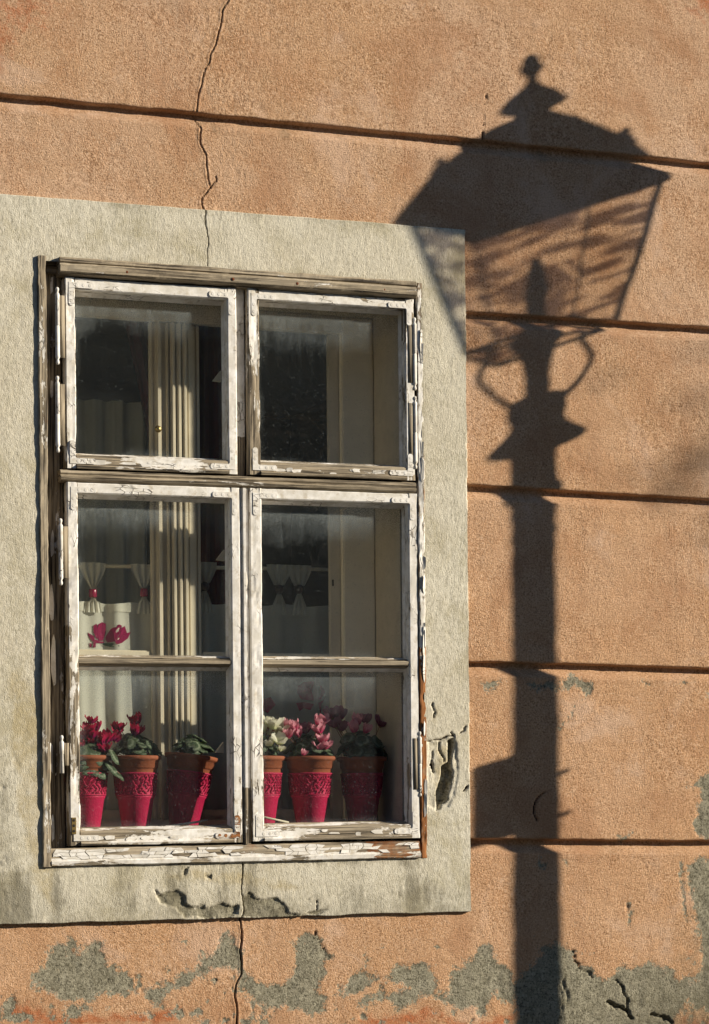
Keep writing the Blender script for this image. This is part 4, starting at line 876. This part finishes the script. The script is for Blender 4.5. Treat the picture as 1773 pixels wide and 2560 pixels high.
prints(cA, bA, [zz([(150,765),(210,800),(225,850),(190,845),(160,800)]), zz([(205,700),(235,680),(250,750),(245,830),(220,800),(205,760)]), zz([(250,690),(290,665),(325,680),(325,770),(300,840),(255,840),(245,760)]),
                zz([(330,790),(370,730),(440,690),(470,700),(455,760),(400,850),(340,860),(320,830)]), zz([(470,720),(500,705),(520,770),(555,760),(530,820),(470,865),(420,880),(400,855),(455,770)]), zz([(225,830),(260,845),(310,850),(300,865),(230,865)]), zz([(165,865),(185,870),(185,905),(170,905)]), zz([(205,840),(230,830),(225,905),(200,905)])], MAT['printm'], 'printed_petal')
prints(cA, bA, [zz([(280,870),(380,865),(450,895),(380,905),(320,890)])], MAT['printg'], 'printed_leaf')
def zy(pts): return [(558.1+x*.2256, 1548.3+y*.2256) for x, y in pts]
prints(cB, bB, [zy([(500,-20),(560,-60),(640,-70),(730,-20),(770,40),(720,110),(640,130),(540,110),(490,50)]), zy([(480,150),(560,140),(650,160),(620,220),(560,200),(520,230)]), zy([(690,150),(750,120),(790,40),(740,150),(700,160),(720,250),(712,250)]), zy([(150,110),(230,90),(270,170),(200,250),(150,220)])], MAT['printm'], 'printed_petal')

# long curtains deeper in the room: maroon drape behind the upper left, dim sheers
def drape(label, x0, x1, z0, z1, y, amp, fq, mat, taper=None):
    V = []; f = []; nx, nz = 70, 24
    for j in range(nz+1):
        for i in range(nx+1):
            z = z0+(z1-z0)*j/nz; a, b = (x0, x1) if taper is None else taper(j/nz); x = a+(b-a)*i/nx
            V.append((x, y+amp*math.sin((i/nx)*fq)+amp*.4*math.sin((i/nx)*fq*2.3+1), z))
    for j in range(nz):
        for i in range(nx): k = j*(nx+1)+i; f.append((k, k+1, k+nx+2, k+nx+1))
    return tag(mesh_obj('drape', V, f, mat, None, ((x0+x1)/2, y, z0), True), label, 'curtain')
drape('maroon drape swept aside high behind the upper left pane', 1.75, 1.95, 2.45, 3.10, .42, .012, 30, MAT['maroon'], lambda t: (1.87-.11*t**1.5, 1.99))
drape('dark red drape edge hanging right of the fluted inner post', 1.99, 2.09, 1.70, 3.10, .44, .010, 20, MAT['maroon'])
drape('dim sheer net curtain deep behind the upper left pane', 1.40, 1.86, 1.60, 2.83, .50, .014, 44, MAT['sheer'])

# ------------------------------------------------------------------ potted cyclamens
def leaf_mesh():
    V = [(0, 0, 0)]; L = [(0, 0, 0)]; f = []; n = 22; rings = 4
    for j in range(1, rings+1):
        for k in range(n):
            a = 2*math.pi*k/n-math.pi/2; r = 1.0
            r *= (1-.42*math.exp(-((a+math.pi/2+(0 if a < math.pi/2 else -2*math.pi))/.35)**2))*(1+.10*math.cos(a-math.pi/2)) * (1+.05*math.sin(k*2.4))
            q = j/rings; V.append((r*q*math.cos(a), r*q*math.sin(a), -.30*q*q+.07*math.sin(a*3+q*3)*q)); L.append((q, k/n*3.0, .2*math.cos(a)))
    for k in range(n): f.append((0, 1+k, 1+(k+1) % n))
    for j in range(rings-1):
        for k in range(n): a = 1+j*n+k; b = 1+j*n+(k+1) % n; f.append((a, a+n, b+n, b))
    return V, f, L
LV, LF, LL = leaf_mesh()
lo = mesh_obj('leaf', LV, LF, MAT['leaf'], None, (0, 0, 0), True, {'luv': ('FLOAT_VECTOR', LL)}); LEAF = lo.data; bpy.data.objects.remove(lo)
def petal_mesh(mat, name, frill):
    V = []; L = []; f = []; nu, nv = 6, 4
    for j in range(nu+1):
        t = j/nu; w = .40*math.sin(math.pi*min(1, t*.70+.10))**.75+.02
        for i in range(nv+1):
            s = i/nv*2-1; V.append((s*w, .20*math.sin(t*1.9)+.10*(s*s)*t+.12*t*t, t+frill*math.sin(i*2.7+j)*t*t*.08)); L.append((t, s, 0))
    for j in range(nu):
        for i in range(nv): a = j*(nv+1)+i; f.append((a, a+1, a+nv+2, a+nv+1))
    o = mesh_obj(name, V, f, mat, None, (0, 0, 0), True, {'luv': ('FLOAT_VECTOR', L)}); me = o.data; bpy.data.objects.remove(o); return me
PET = {k: petal_mesh(MAT[k], 'petal', 1.6 if k in ('pink', 'crimson') else .5) for k in ('crimson', 'white', 'pink', 'mauve')}
def child(name, me, parent, mat4):
    o = bpy.data.objects.new(name, me); sc.collection.objects.link(o); o.parent = parent; o.matrix_local = mat4; return o
def potted(label, x, y, rr, flowers, leaves, seed, tilt=0.0, lush=1.0, fl=()):
    """rr rim radius; flowers: (u, v, Y, colour, size, kind) placed from the photograph"""
    r = random.Random(seed); z0 = 1.5755
    g = thing('potted_cyclamen', label, 'potted plant', (x, y, z0), 'potted cyclamens on the window sill')
    H = .236; tl = Matrix.Rotation(tilt, 4, 'Y'); up = Matrix.Translation((0, 0, abs(math.sin(tilt))*.040)) @ tl
    def lz(prof, n=40): return lathe([(a*rr/.070, b) for a, b in prof], n)
    def put(name, vf, mat, par=g, smooth=True):
        v = [up @ Vector(p) for p in vf[0]]; return mesh_obj(name, v, vf[1], mat, par, (0, 0, 0), smooth)
    pot = put('pot', lz([(.046, .150), (.0572, .190), (.0580, .206), (.0615, .208), (.0632, .226), (.0690, .228), (.0708, .231), (.0710, .236), (.0690, .239), (.0655, .238), (.0635, .232), (.060, .205)], 40), MAT['terra'])
    put('soil', lathe([(.001, .221), (.03*rr/.07, .224), (.0625*rr/.07, .219)], 20, cap=False), MAT['soil'], pot)
    # sleeve: smooth tapering lower part, crocheted cuff of interlaced cords
    sl = put('sleeve', lz([(.0300, 0), (.0310, .004), (.0492, .124), (.0520, .127), (.0526, .131), (.0520, .134), (.0560, .186), (.0595, .189), (.0600, .192), (.0585, .194), (.0565, .192)], 48), MAT['sleeve'])
    cv = MB(); rows = 7; cols = 30
    for j in range(rows):
        zz0 = .1365+.0075*j; rad = (.0536+(.0583-.0536)*j/rows)*rr/.07
        for i in range(cols):
            a0 = 2*math.pi*(i+.5*(j % 2)+r.uniform(-.15, .15))/cols; a1 = a0+2*math.pi/cols*r.uniform(.35, .75)*r.choice((-1, 1)); am = (a0+a1)/2+r.uniform(-.05, .05)
            pts = [(rad*math.cos(a)+0, rad*math.sin(a), zz0+dz) for a, dz in ((a0, -.001), (am, .004+r.uniform(-.001, .001)), (a1, .0088))]
            pts[1] = tuple(q*1.03 if n_ < 2 else q for n_, q in enumerate(pts[1])); v, f = tube(pts, .0013, 5); cv.add([up @ Vector(q) for q in v], f)
    for zz0, rad in ((.1345, .0530), (.1915, .0598)):
        pts = [(rad*rr/.07*math.cos(2*math.pi*i/40), rad*rr/.07*math.sin(2*math.pi*i/40), zz0) for i in range(41)]; v, f = tube(pts, .0022, 6); cv.add([up @ Vector(q) for q in v], f)
    co = cv.build('crochet_cuff', MAT['sleeve'], sl, (0, 0, 0), True)
    top = up @ Vector((0, 0, .232)); pets = MB(); got = False
    for i in range(int(leaves*1.7)):
        a = r.uniform(0, 2*math.pi); q = math.sqrt(r.random()); rad = q*.066*lush; hz = .012+(1-q)*.050*lush+r.uniform(0, .022); s = r.uniform(.013, .022)
        c = top+Vector((rad*math.cos(a), rad*math.sin(a)*.75, hz)); til = .1+q*r.uniform(.3, 1.3)+r.uniform(-.3, .3)
        child('leaf', LEAF, g, Matrix.Translation(c) @ Matrix.Rotation(a, 4, 'Z') @ Matrix.Rotation(til, 4, 'Y') @ Matrix.Rotation(r.uniform(0, 6.3), 4, 'Z') @ Matrix.Scale(s, 4))
        v, f = tube([top+Vector((rad*.2*math.cos(a), rad*.2*math.sin(a), -.01)), top+Vector((rad*.6*math.cos(a), rad*.6*math.sin(a), hz*.5)), c], .0012, 5); pets.add(v, f); got = True
    for (u, vv, Y, s) in fl:
        w = at(u, vv, Y)-Vector((x, y, z0)); a = math.atan2(w.y-top.y, w.x-top.x); d = (w-top).length
        child('leaf', LEAF, g, Matrix.Translation(w) @ Matrix.Rotation(a, 4, 'Z') @ Matrix.Rotation(r.uniform(.7, 1.25), 4, 'Y') @ Matrix.Rotation(r.uniform(-1, 1)+math.pi/2, 4, 'Z') @ Matrix.Scale(s, 4))
        v, f = tube([top, top+(w-top)*.5+Vector((0, 0, .02)), w], .0013, 5); pets.add(v, f)
    if got: ps = pets.build('stalks', MAT['stem'], g, (0, 0, 0), True); ps['kind'] = 'stuff'
    for (u, vv, Y, col, s, kind) in flowers:
        s = s*FS; w = at(u, vv, Y)-Vector((x, y, z0))
        lean = Matrix.Rotation(r.uniform(-.45, .45), 4, 'X') @ Matrix.Rotation(r.uniform(-.45, .45), 4, 'Y') @ Matrix.Rotation(r.uniform(0, 6.3), 4, 'Z')
        root = w+Vector((0, 0, -s*.5))
        v, f = lathe([(.0008, -s*.14), (s*.12, -s*.10), (s*.15, 0), (s*.08, s*.08)], 10); hub = mesh_obj('flower', v, f, MAT['stem'], g, (0, 0, 0), True); hub.matrix_local = Matrix.Translation(root) @ lean
        n = 5
        for i in range(n):
            op = {'open': r.uniform(.02, .48), 'bud': r.uniform(-.12, .02)}[kind]
            child('petal', PET[col], hub, Matrix.Rotation(2*math.pi*i/n+r.uniform(-.2, .2), 4, 'Z') @ Matrix.Translation((0, s*.05, 0)) @ Matrix.Rotation(-op, 4, 'X') @ Matrix.Scale(s*r.uniform(.85, 1.15), 4))
        inv = (Matrix.Translation(root) @ lean).inverted(); b0 = top+Vector(((root.x-top.x)*.25, (root.y-top.y)*.25, -.005)); m_ = (b0+root)/2+Vector((r.uniform(-.006, .006), 0, .012))
        v, f = tube([inv @ b0, inv @ m_, inv @ (root+Vector((0, 0, .004))), inv @ root], .0011, 5); mesh_obj('stem', v, f, MAT['stem'], hub, (0, 0, 0), True)
    return g
def zl(x, y, Y, c, s, k='open'): return (162+x*.2143, 1575.3+y*.2143, Y, c, s, k)
def zr_(x, y, Y, c, s, k='open'): return (558.1+x*.2256, 1548.3+y*.2256, Y, c, s, k)
C_ = 'crimson'
FS = .84        # flower size
potted('cyclamen with crimson flowers in the leftmost pot, large leaves drooping over its sleeve', 1.578, .126, .069,
       [zl(200, 205, .10, C_, .028), zl(170, 290, .10, C_, .034), zl(270, 270, .11, C_, .030), zl(130, 360, .10, C_, .030), zl(215, 350, .095, C_, .036), zl(200, 420, .10, C_, .032), zl(265, 410, .10, C_, .034), zl(110, 450, .095, C_, .024), zl(345, 410, .10, C_, .036), zl(395, 380, .11, C_, .034), zl(355, 500, .09, C_, .034)],
       16, 1, 0, .85, [(175, 1690, .085, .030), (195, 1700, .075, .032), (215, 1690, .08, .028), (235, 1712, .08, .030), (255, 1725, .078, .028), (225, 1735, .075, .027), (270, 1742, .08, .026), (200, 1730, .072, .024), (262, 1700, .085, .027), (180, 1720, .075, .024)])
potted('cyclamen with a dome of mottled leaves and four dark red flowers', 1.7155, .130, .0690,
       [zl(455, 275, .12, C_, .026), zl(510, 275, .12, C_, .026), zl(480, 320, .12, C_, .028), zl(640, 205, .13, C_, .028), zl(695, 200, .12, C_, .030), zl(650, 310, .12, C_, .036), zl(455, 400, .12, C_, .026)], 34, 2, 0, 1.0)
potted('nearly flowerless cyclamen in the tilted shaded pot, third from the left', 1.852, .164, .0725, [], 26, 3, .13, .85)
potted('white cyclamen in a pot half hidden by the middle of the window', 2.066, .125, .069,
       [zr_(195, 340, .11, 'white', .034), zr_(255, 360, .10, 'white', .038), zr_(335, 390, .11, 'white', .036), zr_(225, 330, .13, 'white', .03), zr_(300, 340, .13, 'white', .030), zr_(220, 540, .085, 'white', .028), zr_(310, 510, .085, 'white', .034), zr_(270, 430, .12, 'white', .03), zr_(150, 400, .12, 'white', .03), zr_(320, 600, .08, 'white', .02)], 20, 4, 0, .95)
potted('cyclamen with frilly pink flowers in the middle right pot', 2.2095, .125, .0715,
       [zr_(410, 370, .11, 'pink', .036), zr_(470, 380, .10, 'pink', .034), zr_(400, 450, .095, 'pink', .032), zr_(510, 440, .10, 'pink', .030), zr_(700, 320, .10, 'pink', .036), zr_(765, 310, .11, 'pink', .036), zr_(715, 400, .09, 'pink', .036), zr_(735, 500, .08, 'pink', .036), zr_(770, 560, .08, 'pink', .032), zr_(705, 580, .08, 'pink', .030), zr_(580, 400, .16, 'mauve', .032), zr_(550, 640, .07, 'pink', .020)], 30, 5, 0, 1.0)
potted('cyclamen with pale pink buds and mauve flowers in the rightmost shaded pot', 2.372, .150, .069,
       [zr_(1100, 310, .10, 'pink', .036, 'bud'), zr_(1062, 390, .09, 'pink', .034, 'bud'), zr_(1165, 400, .09, 'pink', .030, 'bud'), zr_(850, 240, .17, 'mauve', .040), zr_(920, 250, .17, 'mauve', .040), zr_(880, 340, .16, 'mauve', .036), zr_(930, 380, .16, 'mauve', .034), zr_(1180, 300, .19, 'mauve', .034), zr_(1320, 330, .19, 'mauve', .036), zr_(820, 260, .19, 'mauve', .034)], 34, 6, 0, 1.15,
       [(800, 1690, .10, .026), (835, 1690, .095, .026), (855, 1670, .10, .024), (815, 1665, .09, .024), (780, 1660, .10, .024)])
# pale sticks leaning on the glass
for lab, a, b in [('pale thin stick lying across the foot of the left pots', (365, 1862, .066), (468, 1846, .060)), ('short pale stick behind the lower corner of the right sash', (575, 1835, .058), (650, 1851, .058))]:
    v, f = tube([at(*a), at(*b)], .0035, 8, .0028); tag(mesh_obj('wooden_stick', v, f, MAT['stick'], None, tuple(at(*a)), True), lab, 'stick')

# ------------------------------------------------------------------ street lamp beside the pavement; its shadow falls on the wall
YL = .65; LX = 2.846+KX*YL; LY = -YL; LOFF = MZ*YL
def zv(v): return 2.19+(1400-v)*.00124+LOFF
lamp = thing('street_lamp', 'black iron street lamp with four-sided glass lantern, seen as a shadow on the wall', 'street lamp', (LX, LY, .13))
LO = (LX, LY, .13)
def lp(name, vf, mat='iron', smooth=True, parent=None): return mesh_obj(name, vf[0], vf[1], MAT[mat], parent or lamp, LO, smooth)
def prof(pts): return [(r, zv(v)) for v, r in pts]
PX = LX-.012
lp('pole', lathe([(.065, .13), (.065, .30), (.052, .36), (.042, .42), (.036, .60), (.0345, zv(2300)), (.0305, zv(1215)), (.0330, zv(1205)), (.0305, zv(1190)), (.032, zv(1165)), (.034, zv(1150)), (.0315, zv(1145)), (.033, zv(1130)), (.042, zv(1118)), (.042, zv(1106)), (.036, zv(1095)), (.032, zv(1035)), (.034, zv(1015))], 28, PX, LY))
lp('collar', lathe([(.033, zv(1016)), (.040, zv(1010)), (.070, zv(1002)), (.070, zv(999)), (.043, zv(968)), (.038, zv(950)), (.042, zv(930)), (.042, zv(902)), (.036, zv(898)), (.020, zv(894)), (.0185, zv(850)), (.022, zv(815)), (.030, zv(785)), (.034, zv(772))], 28, LX, LY))
AN = -math.atan2(.029, .242)
def sq(h, z):
    return [(LX+math.cos(AN+math.pi/4+k*math.pi/2)*h*1.4142, LY+math.sin(AN+math.pi/4+k*math.pi/2)*h*1.4142, z) for k in range(4)]
def frust(levels):
    v = []; f = []
    for h, z in levels: v += sq(h, z)
    for i in range(len(levels)-1):
        for k in range(4): a = i*4+k; b = i*4+(k+1) % 4; f.append((a, b, b+4, a+4))
    f.append((3, 2, 1, 0)); n = len(levels)*4; f.append((n-4, n-3, n-2, n-1)); return v, f
lp('roof', frust([(.145, zv(462)), (.1525, zv(456)), (.1525, zv(446)), (.112, zv(360)), (.112, zv(352)), (.104, zv(346)), (.050, zv(278)), (.030, zv(266))]), smooth=False)
lp('chimney_cap', lathe([(.028, zv(270)), (.028, zv(245)), (.044, zv(242)), (.048, zv(236)), (.034, zv(215)), (.014, zv(196)), (.0075, zv(182)), (.009, zv(170)), (.015, zv(160)), (.019, zv(152)), (.014, zv(146)), (.013, zv(136)), (.009, zv(126)), (.002, zv(121))], 20, LX, LY))
for k in range(4):
    a = AN+math.pi/4+k*math.pi/2
    t0 = sq(.100, zv(350))[k]; lp('corner_ornament', lathe([(.010, 0), (.012, .008), (.005, .016), (.009, .024), (.002, .036)], 8, t0[0], t0[1], t0[2]))
    lp('lantern_bar', tube([sq(.141, zv(458))[k], sq(.085, zv(770))[k]], .0055 if k % 2 == 0 else .002, 8))
    q0, q1 = sq(.139, zv(460)), sq(.084, zv(768)); k2 = (k+1) % 4
    V = [Vector(q0[k]), Vector(q0[k2]), Vector(q1[k2]), Vector(q1[k])]; nrm = (V[1]-V[0]).cross(V[3]-V[0]).normalized()*.003
    lp('lantern_pane', ([tuple(p) for p in V]+[tuple(p+nrm) for p in V], [(0, 1, 2, 3), (7, 6, 5, 4), (0, 4, 5, 1), (1, 5, 6, 2), (2, 6, 7, 3), (3, 7, 4, 0)]), 'lglass' if nrm.dot(sun_to)*(1 if (V[0]-Vector((LX, LY, V[0].z))).dot(nrm) > 0 else -1) > 0 else 'lclear', False)
    c0, c1 = .041, .078
    pts = [(LX+rr*math.cos(a), LY+rr*math.sin(a), zv(v)) for rr, v in ((.040, 908), (.064, 878), (.085, 842), (.0885, 826), (.082, 806), (.071, 785), (.074, 770), (.080, 764))]
    if k % 2 == 0: lp('bracket', tube(pts, .0055, 8))
for k in range(4):
    b0, b1 = sq(.086, zv(769))[k], sq(.086, zv(769))[(k+1) % 4]; lp('base_bar', tube([b0, b1], .005, 8)); lp('base_spoke', tube([b0, (LX, LY, zv(765))], .004, 6))
lp('base_cup', lathe([(.030, zv(782)), (.040, zv(770)), (.038, zv(758)), (.02, zv(755))], 20, LX, LY))
lp('burner', lathe([(.020, zv(765)), (.020, zv(740)), (.014, zv(700)), (.017, zv(660)), (.013, zv(610)), (.006, zv(585))], 16, LX, LY))
d = Vector((-.67, -.74, 0)).normalized(); n_ = Vector((-d.y, d.x, 0)); V = []
for s_ in (.024, .088):
    for w_ in (-.012, .012):
        for z_ in (zv(1862), zv(1690)): p = Vector((PX, LY, z_))+d*s_+n_*w_; V.append(tuple(p))
lp('control_box', (V, [(0, 1, 3, 2), (4, 6, 7, 5), (0, 4, 5, 1), (2, 3, 7, 6), (0, 2, 6, 4), (1, 5, 7, 3)]), smooth=False)
for v_ in (1755, 1850): lp('band_screw', tube([Vector((LX, LY, zv(v_)))-d*.025, Vector((LX, LY, zv(v_)))-d*.042], .006, 8))

# ------------------------------------------------------------------ street tree far to the right; its outermost sprig dapples the wall
tr_r = random.Random(11); TD = 3.4
def lit_from(x, z, out=TD): return Vector((x+KX*out, -out, z+MZ*out))       # the place whose shadow falls at (x, z) on the wall
crown_c = lit_from(5.35, 2.9); TB = (crown_c.x+.2, crown_c.y-.1, .0)
tree = thing('street_tree', 'small leafy street tree standing to the right, outside the picture', 'tree', TB)
Lc = lambda p: Vector(p)
tm = MB()
v, f = tube([(TB[0], TB[1], 0), (TB[0]+.05, TB[1], 1.4), (TB[0]-.05, TB[1]+.05, 2.8), (crown_c.x, crown_c.y, crown_c.z-.4), (crown_c.x-.1, crown_c.y, crown_c.z+.5)], .13, 10, .03); tm.add(v, f)
tips = []
for k in range(9):
    a = k*2.4; e = crown_c+Vector((.2+math.cos(a)*.75, .1+math.sin(a)*.45, -.3+.18*k*.6)); b0 = Vector((crown_c.x, crown_c.y, crown_c.z-.6+.1*k))
    v, f = tube([b0, (b0+e)/2+Vector((0, 0, .12)), e], .03, 6, .008); tm.add(v, f); tips.append(e)
sprig = lit_from(3.30, 2.74); v, f = tube([crown_c+Vector((-.5, 0, -.3)), (crown_c+sprig)/2+Vector((0, 0, .05)), sprig+Vector((.05, 0, .02))], .016, 6, .004); tm.add(v, f)
tm.build('trunk', MAT['stem'], tree, TB)
lm = MB()
def leafq(p, sz):
    d = Vector((tr_r.uniform(-1, 1), tr_r.uniform(-1, 1), tr_r.uniform(-1, 1))).normalized(); u = d.cross(Vector((.3, .5, .8))).normalized(); w = d.cross(u)
    lm.add([p-u*sz, p+w*sz*.55+d*sz*.15, p+u*sz, p-w*sz*.55+d*sz*.15], [(0, 1, 2, 3)], luv=[(0, 0, 0), (.6, .3, 0), (1, 0, 0), (.6, -.3, 0)])
for k in range(1500):
    e = tr_r.choice(tips); q = Vector((tr_r.gauss(0, .26), tr_r.gauss(0, .22), tr_r.gauss(0, .24))); p = e+q
    if p.x+KX*p.y > 3.85: leafq(p, tr_r.uniform(.03, .055))
for k in range(38):
    leafq(sprig+Vector((tr_r.gauss(.02, .09), tr_r.gauss(0, .02), tr_r.gauss(0, .14))), tr_r.uniform(.022, .036))
lm.build('crown', MAT['leaf'], tree, TB)
